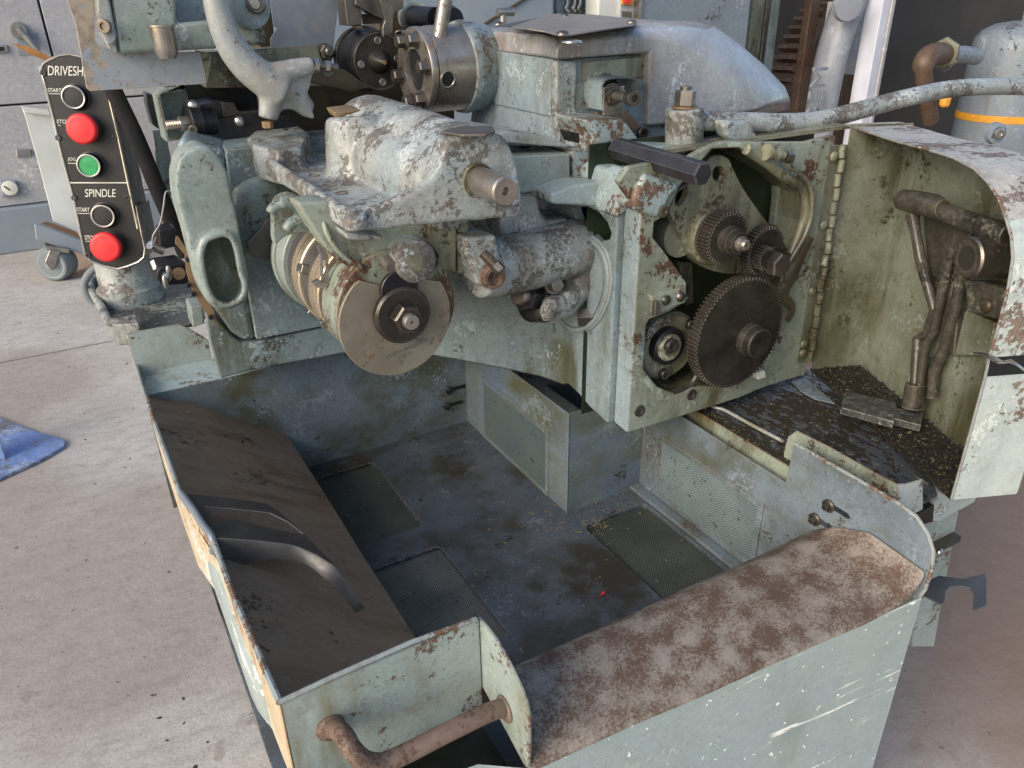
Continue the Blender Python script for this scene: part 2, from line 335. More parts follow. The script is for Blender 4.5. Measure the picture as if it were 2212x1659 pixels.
def mat_concrete():
    n = NT('concrete_floor')
    big = n.noise(1.1, 6, .6); col = n.mix(n.step(big, .35, .65), lin('b0aba4'), lin('beb9b2'))
    col = n.mix(n.math('MULTIPLY', n.step(n.noise(11, 8, .75, n.map((1, 2.2, 1), (0,0,.5))), .42, .66), .55), col, lin('89837d'))
    col = n.mix(n.math('MULTIPLY', n.step(n.noise(160, 6, .8), .44, .62), .45), col, lin('7b7068'))
    col = n.mix(n.math('MULTIPLY', n.step(n.noise(60, 6, .75), .50, .72), .45), col, lin('c6c3c0'))
    col = n.mix(n.math('MULTIPLY', n.step(n.noise(6, 3, .5, off=21), .67, .70), .5), col, lin('7f746a'))
    col = n.mix(n.step(n.noise(38, 2, .4, off=3), .72, .74), col, lin('2e2723'))
    col = n.mix(n.math('MULTIPLY', n.step(n.noise(.8, 2, .5, off=40), .5, .62), .5), col, lin('857568'))
    sx = n.t.nodes.new('ShaderNodeSeparateXYZ'); n.lk(n.pos, sx.inputs[0])
    st = n.step(n.math('ADD', sx.outputs[0], n.math('MULTIPLY', n.noise(2.2, 4, .6, off=51), 1.2)), 1.6, 2.4)
    col = n.mix(n.math('MULTIPLY', st, n.step(sx.outputs[1], 3.2, 1.5)), col, n.mix(n.noise(14, 7, .7), lin('7b6353'), lin('94806f')))
    jt = n.math('ABSOLUTE', n.math('SUBTRACT', n.math('ADD', sx.outputs[1], n.math('MULTIPLY', n.noise(20, 3), .012)), 3.35))
    col = n.mix(n.math('MULTIPLY', n.math('SUBTRACT', 1, n.step(jt, .004, .012)), .7), col, lin('4d443d'))
    n.bump(n.math('ADD', n.noise(45, 8, .75), n.math('MULTIPLY', n.noise(7, 4), 1.5)), .5, .006)
    return n.out(col, n.mixf(big, .62, .8))
M['concrete'] = mat_concrete()
def mat_mesh(name, a, b, pitch, ax, hole='0b0d0d'):
    n = NT(name); sc = 1/pitch
    v = n.map({'x': (0, sc, sc), 'y': (sc, 0, sc), 'z': (sc, sc, 0)}[ax], {'x': (R(45),0,0), 'y': (0,R(45),0), 'z': (0,0,R(45))}[ax])
    d = n.vor(1, 0, v); col = n.mix(n.step(n.noise(9, 6, .65), .35, .65), lin(a), lin(b))
    col = n.mix(n.step(n.noise(55, 7, .7, off=4), .6, .66), col, lin('222520'))
    h = n.step(d, .25, .36)
    col = n.mix(h, lin(hole), col); n.bump(h, .5, .001)
    return n.out(col, .45, .15)
M['screen_wall'] = mat_mesh('perforated_wall_screen', '8a9896', '788789', .0042, 'x')
M['screen_box'] = mat_mesh('perforated_box_screen', '6e7a75', '647376', .0042, 'x')
M['screen_floor'] = mat_mesh('perforated_floor_screen', '585b52', '474c46', .0044, 'z')
M['screen_floor2'] = mat_mesh('perforated_floor_screen_pale', '7c7c76', '5f6260', .0044, 'z')
def mat_oil():
    n = NT('oil_covered_tray')
    f = n.math('ADD', n.noise(1, 5, .6, n.map((110, 55, 80), (0,0,.3))), n.math('MULTIPLY', n.noise(5, 2), .35))
    m = n.step(f, .66, .70)
    col = n.mix(m, lin('2d2620'), lin('4a4f54'))
    col = n.mix(n.step(n.noise(130, 3), .66, .7), col, lin('7b6a3c'))
    n.bump(n.math('MULTIPLY', n.noise(90, 5), n.math('SUBTRACT', 1, m)), .6, .003)
    return n.out(col, n.mixf(m, .55, .12))
M['oil'] = mat_oil()
def mat_muck():
    n = NT('oily_swarf_bed'); col = n.mix(n.step(n.noise(30, 8, .75), .35, .65), lin('16130f'), lin('29231b'))
    col = n.mix(n.step(n.noise(170, 4, .6), .60, .66), col, lin('6f6038'))
    n.bump(n.noise(80, 7, .75), 1, .006); return n.out(col, .38)
M['muck'] = mat_muck()
def mat_button(name, ring): pass

def hexbolt(name, c, ax, r, h, mat, parent, washer=True, dome=0, ph=.3):
    mb = MB(); c = V(c); ax = V(ax).normalized()
    if washer: mb.lathe(c, ax, [(0, r*1.25), (h*.15, r*1.25)], 24); c = c+ax*h*.15
    mb.lathe(c, ax, [(0, r), (h*.85, r), (h, r*.86)], 6, ph)
    if dome: mb.lathe(c+ax*h*.98, ax, [(0, r*.6), (dome, r*.6), (dome*1.2, r*.45)], 16)
    return obj(name, mb, mat, parent, smooth=25)
def sockbolt(name, c, ax, r, h, mat, parent, sockmat=None):
    mb = MB(); c = V(c); ax = V(ax).normalized()
    mb.lathe(c, ax, [(0, r), (h*.88, r), (h, r*.9), (h, r*.55), (h*.35, r*.52)], 20)
    return obj(name, mb, mat, parent, smooth=30)
def rivet(name, c, ax, r, mat, parent):
    mb = MB().lathe(c, ax, [(0, r), (r*.25, r*.95), (r*.5, r*.7), (r*.62, r*.3), (r*.64, 0.0)], 14)
    return obj(name, mb, mat, parent, smooth=60)
def gear_profile(o, ax, ro, ri, nt_, th, hole=0, ph=0):
    ax = V(ax).normalized(); u = Z; u = (u-ax*u.dot(ax)).normalized(); v = ax.cross(u); pts = []
    for i in range(nt_):
        for f, r in ((-.30, ri), (-.16, ro), (.16, ro), (.30, ri)):
            a = ph+2*pi*(i+f)/nt_; pts.append(V(o)+(u*cos(a)+v*sin(a))*r)
    return pts, ax*th
def text(name, s, size, loc, xdir, ydir, mat, parent, ext=.0006, align='LEFT', shear=0, bold=False, sx=1):
    cu = bpy.data.curves.new(name, 'FONT'); cu.body = s; cu.size = size; cu.extrude = ext; cu.align_x = align; cu.shear = shear
    cu.offset = size*.02 if bold else 0
    t = bpy.data.objects.new('tmp', cu); C.objects.link(t)
    me = bpy.data.meshes.new_from_object(t.evaluated_get(bpy.context.evaluated_depsgraph_get())); bpy.data.objects.remove(t)
    xd = V(xdir).normalized(); yd = V(ydir); yd = (yd-xd*yd.dot(xd)).normalized(); zd = xd.cross(yd)
    for v in me.vertices: v.co = V(loc)+xd*v.co.x*sx+yd*v.co.y+zd*v.co.z
    me.materials.clear(); me.materials.append(mat)
    o = bpy.data.objects.new(name, me); C.objects.link(o)
    o.parent = parent
    b = parent
    if b.type == 'EMPTY': o.matrix_parent_inverse = Matrix.Translation(b.location).inverted()
    return o
# ================================================================== GROUND
g = MB().sheet([[V((x, y, 0)) for x in (-30, -6, -2, 0, 2, 6, 12, 30)] for y in (-12, -2, 0, 2, 4, 8, 14, 40)])
obj('floor', g, M['concrete'], kind='structure')

# ================================================================== CHIP PAN
pan = thing('chip_pan', 'open sheet metal chip pan with rusty front lip and pipe handle', 'chip pan', (.45, .4, 0))
T3 = T(700, 1900, 1600)
top = [at(p, z=.8) for p in [(604,1517), T3(490,1050), T3(420,880), T3(330,680), T3(260,500), T3(190,300), T3(110,190), T3(25,95), (373,1020), (336,918), (305,828), (275,722)]]
rows = [top, [V((p.x*.9, p.y, .74)) for p in top], [V((p.x*.8, p.y, .655 if p.y < .5 else .60)) for p in top]]
obj('side_wall', MB().sheet(rows), M['outwall'], pan, solid=.005, off=0)
obj('rim_bead', MB().tube(top, .0042, 8), M['rustpaint'], pan)
# front wall, fin, handle
mb = MB().prism([(0,0,.8), (.25,0,.8), (.25,0,.648), (0,0,.64)], (0,.004,0))
obj('front_wall', mb, M['pan'], pan, bevel=.0015)
fin = [(.006,.797), (-.018,.8), (-.041,.799), (-.06,.794), (-.078,.787), (-.099,.776), (-.112,.762), (-.118,.745), (-.118,.70), (-.115,.650), (-.108,.646), (.006,.68)]
obj('fin', MB().prism([(.251, y, z) for y, z in fin], (.004,0,0)), M['pan'], pan, bevel=.001)
bd = MB().tube([at(T3(545,1200), y=-.001), at(T3(830,1065), y=-.001), at(T3(1270,870), y=-.001), at(T3(1625,742), y=-.001)], .0032, 8)
obj('weld_bead', bd, M['rustpaint'], pan)
hp = [at((712,1572), y=0), at((728,1576), y=-.02), at((745,1592), y=-.042), at((765,1625), y=-.062), at((800,1648), y=-.07), at((850,1640), y=-.07), at((960,1585), y=-.07), at((1060,1537), y=-.066), V((.252,-.062,.703))]
hp = catmull(hp, 5)
obj('handle', MB().tube(hp, .0116, 16), M['rust'], pan)
obj('weld_boss', MB().ball(at((714,1572), y=-.002), .018, (1,.5,1)), M['rust'], pan)
obj('weld_boss', MB().ball((.249,-.062,.703), .018, (.35,1,1)), M['rust'], pan)
# lip
L = [(.035,.585), (.032,.62), (.027,.65), (.016,.670), (0,.682), (-.02,.685), (-.06,.676), (-.115,.657), (-.118,.650)]
Rr = [(.035,.60), (.032,.625), (.024,.652), (.012,.672), (-.006,.686), (-.03,.694), (-.09,.693), (-.184,.686), (-.187,.679)]
rows = []
for x, up in ((.2545,0), (.3,0), (.4,0), (.5,0), (.6,0), (.7,0), (.78,0), (.83,.004), (.86,.012), (.878,.026), (.886,.045)):
    t = (x-.2545)/(.89-.2545)
    rows.append([V((x, a[0]*(1-t)+b[0]*t, a[1]*(1-t)+b[1]*t+up*max(0, min(1, -(a[0]*(1-t)+b[0]*t)/.09))+.0016*sin(x*23+a[0]*9))) for a, b in zip(L, Rr)])
obj('front_lip', MB().sheet(rows), M['rustlip'], pan, solid=.003, sub=0)
# front panel and pocket
fp = [(-.012,-.085), (.1,-.098), (.195,-.110), (.25,-.116), (.45,-.138), (.67,-.162), (.893,-.187)]
rows = [[V((x, y+(.02 if x < .2 else .0008), .668 if x < .2 else .653+(x-.25)*.042)) for x, y in fp], [V((x, y+(.007 if x < .2 else .0004), .664 if x < .2 else .651+(x-.25)*.042)) for x, y in fp], [V((x, y, .651 if x < .2 else .649+(x-.25)*.042)) for x, y in fp], [V((x, y, .40)) for x, y in fp], [V((x, y, .05)) for x, y in fp]]
obj('front_panel', MB().sheet(rows), M['front'], pan, solid=.003)
obj('pocket_liner', MB().prism([(0,-.07,.60), (.25,-.09,.60), (.25,.02,.60), (0,.02,.60)], (0,0,-.004)), M['darkshade'], pan)
obj('stand_side', MB().prism([(.8975,-.186,.58), (.8975,-.186,.05), (.8975,.9,.05), (.8975,.9,.58)], (-.003,0,0)), M['pan'], pan)
# right wall
rw = [(.47,.495), (.47,.735), (.082,.731), (.079,.812), (-.02,.812), (-.12,.811), (-.150,.806), (-.172,.790), (-.186,.768), (-.191,.74), (-.190,.70), (-.185,.682), (0,.60), (0,.495)]
sl = [[(-.012,.7455), (-.012,.7345), (-.045,.7345), (-.050,.740), (-.045,.7455)], [(.004,.7055), (.004,.6945), (-.030,.6945), (-.035,.700), (-.030,.7055)]]
obj('right_wall', MB().prism([(.89, y, z) for y, z in rw], (.004,0,0), [[(.89, y, z) for y, z in h] for h in sl]), M['panwall'], pan, bevel=.001)
obj('rim_bead', MB().tube([(.892, y, z) for y, z in rw[3:12]], .003, 8), M['rustpaint'], pan)
def frame_x(x, y0, y1, z0, z1): return [(x, y0, z0), (x, y1, z0), (x, y1, z1), (x, y0, z1)]
obj('wall_screen', MB().prism(frame_x(.8885,.127,.404,.52,.655), (.0009,0,0)), M['screen_wall'], pan)
fr = MB().prism(frame_x(.889,.118,.413,.511,.664), (-.0022,0,0), [frame_x(.889,.130,.401,.523,.652)])
obj('screen_frame', fr, M['panwall'], pan, bevel=.0008)
for y, z in ((-.021,.7399), (-.001,.7)):
    mb = MB().lathe((.889, y+.012, z), (-1,0,0), [(0,.0115), (.003,.0115), (.0045,.009), (.0045,0.0)], 18)
    mb.lathe((.884, y+.012, z), (-1,0,0), [(0,.006), (.006,.006), (.0065,0)], 6)
    obj('slot_bolt', mb, M['dgear'], pan, smooth=30)
# back wall + slots
obj('back_wall', MB().prism([(-.03,.932,.495), (.70,.932,.495), (.70,.932,.775), (-.03,.932,.775)], (0,.004,0)), M['panwall'], pan)
for p in ((970,843), (965,877)):
    c = at(p, y=.931)
    mb = MB().lathe(c, (0,-1,0), [(0,.011), (.003,.011), (.005,.008), (.008,.0)], 18)
    obj('slot_bolt', mb, M['dgear'], pan, smooth=30)
    obj('slot', MB().bb(c+V((.008,-.0012,-.004)), c+V((.045,.0,.005))), M['darkshade'], pan)
# left back flange, ledge and upstand
T1b = T(300, 700)
up = [T1b(370,1130), T1b(560,1095), T1b(740,1065), T1b(800,1085), T1b(900,1140), T1b(960,1180), T1b(985,1340), T1b(700,1395), T1b(450,1445)]
YU = at(T1b(450,1445), z=.775).y
obj('upstand', MB().prism(on(up, y=YU), (0,.004,0)), M['pan'], pan, bevel=.001)
ld = MB().sheet([[V((-.034,YU+.002,.778)), V((.4,YU+.002,.778))], [V((-.034,.932,.773)), V((.4,.932,.773))]])
obj('ledge', ld, M['rustpaint'], pan, solid=.004)
# ramp
rows = []
def wallx(y):
    for a, b in zip(top, top[1:]):
        if a.y <= y <= b.y: return a.x+(b.x-a.x)*(y-a.y)/(b.y-a.y)
    return 0
for y in (.93, .8, .7, .6, .45, .3, .2, .1, .004):
    rows.append([V((x if x else wallx(y)*.93, y, z+.0015*sin(y*14+x*20))) for x, z in ((0,.775), (.06,.729), (.12,.685), (.18,.642), (.236,.602), (.239,.5))])
obj('ramp', MB().sheet(rows), M['ramp'], pan, smooth=25)
# floor with three screened openings
def rect(x0, y0, x1, y1, z, r=.012):
    o = []
    for cx, cy, a in ((x1-r,y0+r,-90), (x1-r,y1-r,0), (x0+r,y1-r,90), (x0+r,y0+r,180)):
        for k in range(4): t = R(a+30*k); o.append((cx+r*cos(t), cy+r*sin(t), z))
    return o
scr = [(.245,.588,.412,.875,'screen_floor'), (.245,.225,.415,.507,'screen_floor2'), (.700,.125,.860,.410,'screen_floor')]
outer = [(-.01,-.07,.5), (.888,-.07,.5), (.9,.47,.5), (.70,.47,.5), (.70,.94,.5), (-.01,.94,.5)]
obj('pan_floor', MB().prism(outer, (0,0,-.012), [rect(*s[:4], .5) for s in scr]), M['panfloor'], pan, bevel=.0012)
for s in scr:
    o = obj('floor_screen', MB().prism(rect(s[0]-.008, s[1]-.008, s[2]+.008, s[3]+.008, .491), (0,0,-.001)), M[s[4]], pan)
obj('raised_strip', MB().bb((.865,.10,.5005), (.889,.468,.509)), M['panwall'], pan, bevel=.002)
# box in the corner
bx = MB().prism([(.695,.466,.497), (.695,.466,.742), (.695,.938,.742), (.695,.938,.497)], (.003,0,0))
obj('box_side', bx, M['box'], pan, bevel=.0008)
bx = MB().prism([(.6985,.466,.497), (.6985,.466,.742), (.889,.466,.738), (.889,.466,.497)], (0,.003,0))
obj('box_end', bx, M['box'], pan, bevel=.0008)
obj('box_screen', MB().prism(frame_x(.694,.548,.835,.505,.66), (.0009,0,0)), M['screen_box'], pan)
obj('screen_frame', MB().prism(frame_x(.695,.538,.845,.497,.668), (-.0024,0,0), [frame_x(.695,.550,.833,.508,.656)]), M['box'], pan, bevel=.0008)
obj('edge_bead', MB().tube([(.6955,.4665,.5), (.6955,.4665,.742)], .002, 8), M['box'], pan)
obj('box_back', MB().sheet([[V((.70,.935,.45)), V((.70,.935,.76))], [V((.86,.935,.45)), V((.86,.935,.76))], [V((.93,.80,.45)), V((.93,.80,.76))], [V((.93,.466,.45)), V((.93,.466,.76))]]), M['box'], pan, smooth=60)
# lower body bulging out on the left
lb = []
for q, z, xi in ((0,.735,-.004), (.6,.728,-.004), (.95,.712,-.004), (1,.69,-.004), (.95,.665,-.004), (.6,.645,.0), (0,.63,.03), (0,.3,.04), (0,.03,.04)):
    lb.append([V((xi-.011*q*e, y, z)) for y, e in ((.105,0), (.112,.45), (.13,.8), (.16,1), (.3,1), (.5,1), (.62,.8), (.68,0))])
obj('lower_body', MB().sheet(lb), M['front'], pan, solid=.004, smooth=60)
# ================================================================== THE MACHINE
mc = thing('screw_machine', 'worn blue-green screw machine with cam disc, gear train and turret', 'lathe', (.9, .8, 0))
a3 = T(1700, 0); b3 = T(1700, 600); a2 = T(800, 0); b2t = T(1000, 700); g4 = T(2300, 500); g5 = T(2400, 900); d6 = T(2832, 500); d7 = T(2832, 1300); a4 = T(2800, 0, 1232)
b1t = T(300, 700); a1 = T(0, 0)
# ---- gear housing
HY = .31
hout = [(1385,462), g4(250,400), g4(330,290), g4(560,250), g4(700,260), g4(870,160), g4(1000,110), g4(1300,110), g4(1620,110), g4(1830,60), g4(1780,500), g4(1640,1500), g5(1420,1060), g5(1130,1150), g5(940,1230), g5(500,1370), (1357,935)]
hhole = [g4(510,690), g4(500,800), g4(640,980), g4(745,1130), g4(740,1190), g4(760,1250), g4(620,1340), g5(290,660), g5(235,760), g5(225,880), g5(245,1020), g5(350,1150), g5(480,1200), g5(600,1150), g5(900,1150), g5(1130,1000), g5(1200,850), g4(1400,1240), g4(1560,940), g4(1660,700), g4(1650,500), g4(1560,390), g4(1330,260), g4(1120,150), g4(930,160), g4(700,420), g4(600,640)]
obj('housing_face', MB().prism(on(hout, y=HY), (0,.014,0), [on(hhole, y=HY)]), M['face'], mc, bevel=.0025)
hin = on(hhole, y=HY+.014)
mb = MB(); rr = [[p for p in hin], [p+V((0,.11,0)) for p in hin]]
mb.sheet([r+[r[0]] for r in rr]); obj('housing_recess', mb, M['gearwall'], mc, smooth=30)
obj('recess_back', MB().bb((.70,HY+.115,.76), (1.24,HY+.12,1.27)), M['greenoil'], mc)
# side of the housing (faces left) and the corner flange
sidep = [(.31,.768), (.31,1.178), (.345,1.2), (.365,1.19), (.365,.775)]
obj('corner_flange', MB().prism([(.7195, y, z) for y, z in [(.3105,.768), (.3105,1.175), (.352,1.195), (.352,.772)]], (.03,0,0)), M['side'], mc, bevel=.004)
# ---- side panel of the bed with round cavity
hol = [b3(1020,395), b3(1120,400), b3(1210,440), b3(1270,510), b3(1300,590), b3(1290,630), b3(1200,650), b3(1150,600), b3(1060,510)]
XB = .706
sd_ = [b3(1325,1655), b3(1340,1200), b3(1365,800), b3(1330,480), b3(1335,380), b3(1350,250), b3(1100,270), b3(880,300), b3(860,380), b3(900,480), b3(1020,520), b3(1040,560), b3(1030,700), b3(1000,900), b3(860,1100), b3(840,1640)]
def yz(p, x=XB): q = at(p, x=x); return (q.y, q.z)
bedside = [(.352,.772), (.352,1.19), (.40,1.21), (.54,1.155), (.86,1.10), (.86,.84), (.60,.80), (.53,.787), (.50,.80), (.45,.792), (.41,.780)]
obj('bed_side', MB().prism([(XB, y, z) for y, z in bedside], (.02,0,0), [[at(p, x=XB) for p in hol]]), M['bed'], mc, bevel=.004)
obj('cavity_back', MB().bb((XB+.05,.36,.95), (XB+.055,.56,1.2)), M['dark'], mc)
# collar ring round the lever shaft
rc = at(b3(1130,930), x=XB)
mb = MB(); ringp = [at(b3(*p), x=XB-.004) for p in ellipse((1080,960), 200, 330, 32, .12)]
mb.tube(ringp, .0048, 10, closed=True); mb.tube([at(b3(*p), x=XB-.001) for p in ellipse((1090,955), 215, 350, 32, .12)], .004, 8, closed=True); obj('collar_ring', mb, M['side'], mc, smooth=60)
obj('collar_face', MB().prism([at(b3(*p), x=XB-.003) for p in ellipse((1060,960), 180, 310, 28, .12)], (.003,0,0)), M['side'], mc)
# ---- web of the bed: plan turns left behind the cam shaft
pl = [(.7055,.50), (.69,.56), (.64,.63), (.58,.70), (.52,.765), (.44,.83), (.40,.852)]
zb = [.790, .787, .790, .795, .80, .802, .804]
rows = [[V((x, y, z)) for (x, y), z in zip(pl, zb)], [V((x, y, z+.004)) for (x, y), z in zip(pl, zb)], [V((x-.0, y+.0, .90)) for x, y in pl], [V((x, y+.01, 1.02)) for x, y in pl], [V((x, y+.02, 1.13)) for x, y in pl]]
obj('bed_web', MB().sheet(rows), M['bed'], mc, solid=.012, off=1)
obj('bed_underside', MB().prism([(x, y+.003, z) for (x, y), z in zip(pl, zb)]+[(.72,.9,.80), (.72,.5,.79)], (0,0,.01)), M['bed'], mc)
# ---- lower left block of the bed
L1 = [b1t(930,960), b1t(960,1180), b1t(1045,1465), b1t(1190,1425), b1t(1250,1405), b1t(1990,1270), b1t(2000,1090), b1t(1830,1080), b1t(1300,1190), b1t(1200,1195), b1t(1120,1140), b1t(1000,1000)]
obj('bed_foot', MB().prism(on(L1, y=.85), (.02,.12,0)), M['bed'], mc, bevel=.006)
# column above it, with vertical joint
c1 = [b1t(720,20), b1t(760,300), b1t(850,640), b1t(1000,960), b1t(1120,1130), b1t(1210,1190), b1t(1300,1180), b1t(1110,100), b1t(1080,-200), b1t(760,-300), b1t(700,-150)]
obj('column_left', MB().prism(on(c1, y=.845), (.03,.12,0)), M['bed'], mc, bevel=.012, seg=3)
c2 = [b1t(1310,1180), b1t(1850,1070), b1t(1990,1040), b1t(2010,300), b1t(1500,-250), b1t(1085,-205), b1t(1115,100)]
obj('column_panel', MB().prism(on(c2, y=.84), (0,.12,0)), M['bed'], mc, bevel=.004)
# round boss behind the cam drum
mb = MB(); bc = at(b1t(1400,310), y=.84)
mb.lathe(bc, (0,-1,0), [(0,.085), (.015,.082), (.025,.07), (.027,.05), (.03,.048)], 40); obj('shaft_boss', mb, M['paint'], mc)
# dark cam lobe on the far side
lobe = [b1t(1240,470), b1t(1330,380), b1t(1385,300), b1t(1430,290), b1t(1460,590), b1t(1400,598), b1t(1320,580), b1t(1260,530)]
obj('far_cam_lobe', MB().prism(on(lobe, y=.775), (0,.008,0)), M['guard'], mc, bevel=.001)
# ---- delivery chute with oval mouth
YC = .74
co = spl([b1t(720,0), b1t(770,-160), b1t(950,-230), b1t(1090,-60), b1t(1140,150), b1t(1180,330), b1t(1195,450), b1t(1250,700), b1t(1250,860), b1t(1190,925), b1t(1060,965), b1t(980,930), b1t(910,830), b1t(860,650), b1t(800,400), b1t(740,200)], 3, True)
mo = spl([b1t(905,560), b1t(935,460), b1t(1040,412), b1t(1120,425), b1t(1165,520), b1t(1195,680), b1t(1225,790), b1t(1200,870), b1t(1120,920), b1t(1020,905), b1t(955,810), b1t(920,680)], 3, True)
mb = MB().prism(on(co, y=YC), (0,.075,0), [on(mo, y=YC)])
mb.tube(on(mo, y=YC-.002), .006, 8, closed=True)
obj('chute', mb, M['paint'], mc, remesh=.0036, sm=4)
mw = on(mo, y=YC+.004); cc = sum(mw, V())/len(mw)
obj('chute_bore', MB().sheet([mw+[mw[0]], [p.lerp(cc, .10)+V((.004,.045,.0)) for p in mw+[mw[0]]], [p.lerp(cc, .45)+V((.006,.065,.01)) for p in mw+[mw[0]]], [p.lerp(cc, .98)+V((.006,.068,.01)) for p in mw+[mw[0]]]]), M['gearwall'], mc, smooth=80)
# brass strip with studs beside it
st = [b1t(725,425), b1t(745,430), b1t(815,540), b1t(860,690), b1t(925,850), b1t(1000,960), b1t(1015,1060), b1t(995,1062), b1t(900,920), b1t(830,790), b1t(800,680), b1t(790,560), b1t(720,480)]
obj('brass_strip', MB().prism(on(st, y=.80), (0,.004,0)), M['brass'], mc, bevel=.0006)
for p in ((808,590), (815,775), (850,838), (975,1008)):
    q = at(b1t(*p), y=.80); obj('stud', MB().cyl(q, q+V((0,-.007,0)), .0045, n=12), M['black'], mc)
# ---- cam shaft and drums
ax = at((866,672), y=.40); ax.x -= .004; AX = ax.copy()
def ydisc(name, y0, y1, r, mat, n=64, ch=.001, c=None):
    c = c or AX; o = V((c.x, y0, c.z)); L_ = y1-y0
    return obj(name, MB().lathe(o, (0,1,0), [(0, r-ch), (ch, r), (L_-ch, r), (L_, r-ch)], n), mat, mc, smooth=40)
RD = .0915
dc = V((AX.x-.006, .40, AX.z-.012))
def dang(a): return (dc.x+RD*cos(a), .396, dc.z+RD*sin(a))
pts = [dang(R(a)) for a in range(-238, 61, 6)]
notch = on([b2t(1385,725), b2t(1180,735), b2t(1120,765), b2t(1090,790), b2t(960,800), b2t(850,770), b2t(770,750), b2t(700,742)], y=.396)
pA = at(b2t(700,742), y=.396); pB = at(b2t(1385,725), y=.396)
aA = math.atan2(pA.z-dc.z, pA.x-dc.x)-2*pi; aB = math.atan2(pB.z-dc.z, pB.x-dc.x)
pts = [V(dang(aA+(aB-aA)*i/60)) for i in range(61)]+notch[1:-1]
obj('cam_disc', MB().prism(pts, (0,.007,0)), M['disc'], mc, bevel=.0008)
ydisc('disc_hub', .378, .396, .045, M['dgear'], ch=.003)
nb = V((AX.x+.001,.378,AX.z-.001)); mb = MB().lathe(nb, (0,-1,0), [(0,.0235), (.016,.0235), (.019,.021)], 6, .35); obj('hub_nut', mb, M['dgear'], mc, smooth=25)
mb = MB().lathe(nb, (0,-1,0), [(0,.0125), (.026,.0125), (.029,.011), (.029,.003), (.022,0)], 28); obj('stud_end', mb, M['steel'], mc)
R2 = .094
segs = [('drum_ring', .404,.474,.098,'face'), ('drum_body', .474,.496,.0935,'oilcast'), ('dial_ring', .496,.546,.0975,'ringsteel'), ('drum_body', .546,.600,.0925,'guard'), ('dial_ring', .600,.645,.0975,'ringsteel'), ('drum_body', .645,.688,.0925,'guard'), ('drum_ring', .688,.735,.101,'paint'), ('drum_body', .735,.81,.05,'steel2')]
for nme, y0, y1, r, m_ in segs: ydisc(nme, y0, y1, r, M[m_], ch=.002)
ydisc('drum_flange', .735, .75, .106, M['paint'], ch=.003)
for y0, L1_ in ((.520,.046), (.624,.040)):       # graduation marks on the two dial rings
    mb = MB()
    for i in range(100):
        a = 2*pi*i/100; rr_ = .0977; L_ = .013 if i % 5 == 0 else .008
        for e in (-1, 1):
            mb.box(V((AX.x+rr_*cos(a), y0+e*(L1_/2-L_/2), AX.z+rr_*sin(a))), (.0006, L_, .0009), Matrix.Rotation(-a, 3, 'Y'))
    mb.lathe((AX.x, y0-.0005, AX.z), (0,1,0), [(0,rr_+.0002), (.001,rr_+.0002)], 64)
    obj('graduations', mb, M['guard'], mc)
for y0, da in ((.482,196), (.585,160), (.485,236), (.573,158), (.665,228)):
    a = R(da); c = V((AX.x+.094*cos(a), y0, AX.z+.094*sin(a)))
    obj('trip_dog', MB().box(c, (.022,.014,.014), Matrix.Rotation(-a, 3, 'Y')), M['zinc'], mc, bevel=.001)
# index pointer bracket
pb = [b2t(455,485), b2t(480,490), b2t(540,560), b2t(548,790), b2t(520,795), b2t(525,770), b2t(490,765), b2t(485,560), b2t(470,530)]
obj('pointer_bracket', MB().prism(on(pb, y=.455), (.0,.004,0), [on([b2t(500,600), b2t(522,600), b2t(524,700), b2t(503,700)], y=.455)]), M['zinc'], mc, bevel=.0005)
obj('pointer_foot', MB().prism(on([b2t(425,770), b2t(470,745), b2t(545,770), b2t(520,800), b2t(460,800)], y=.452), (0,.012,0)), M['zinc'], mc, bevel=.001)
# stamped writing on the disc: it stands upside down
def dtext(s, p, size):
    q = at(b2t(*p), y=.3955)
    text('stamped_letters', s, size, q, (-1,0,-.18), (.18,0,-1), M['guard'], mc, ext=.0002, align='CENTER')
dtext('ADJUSTING SCREW', (1110,1225), .0085); dtext('15 KEY', (1090,1275), .0085); dtext('TRA', (1205,1160), .0085); dtext('N', (1065,1330), .0085); dtext('S', (1220,1112), .0085)
# ---- housing behind the cam disc (fan of painted casting under the tray)
YF = .415
fan = spl([b2t(310,180), b2t(400,330), b2t(560,560), b2t(720,660), b2t(900,715), b2t(1150,740), b2t(1300,700), b2t(1400,600), b2t(1300,330), b2t(1000,330), b2t(600,180)], 3, True)
obj('drum_guard', MB().prism(on(fan, y=YF), (0,.05,0)), M['face'], mc, bevel=.006, seg=3)
fan2 = spl([b2t(140,260), b2t(150,480), b2t(240,420), b2t(420,400), b2t(560,420), b2t(500,250), b2t(300,120), b2t(170,150)], 3, True)
obj('rear_guard', MB().prism(on(fan2, y=.60), (0,.02,0)), M['paint'], mc, bevel=.004)
for pts_ in ([(120,260), (150,215), (210,185), (290,180)], [(235,385), (265,335), (320,305), (390,320)]):
    q = [at(b2t(*p), y=.55) for p in pts_]
    obj('guard_hook', MB().tube(catmull(q, 5), [.006]+[.009]*8+[.011]*7, 10), M['paint'], mc)
q = at(b2t(940,590), y=YF-.002); mb = MB().cyl(q, at(b2t(1005,650), y=YF-.03), .0105); obj('stop_pin', mb, M['steel'], mc)
ydisc('drum_cheek', .385, .394, .03, M['black'], c=V((AX.x, 0, AX.z+.04)))
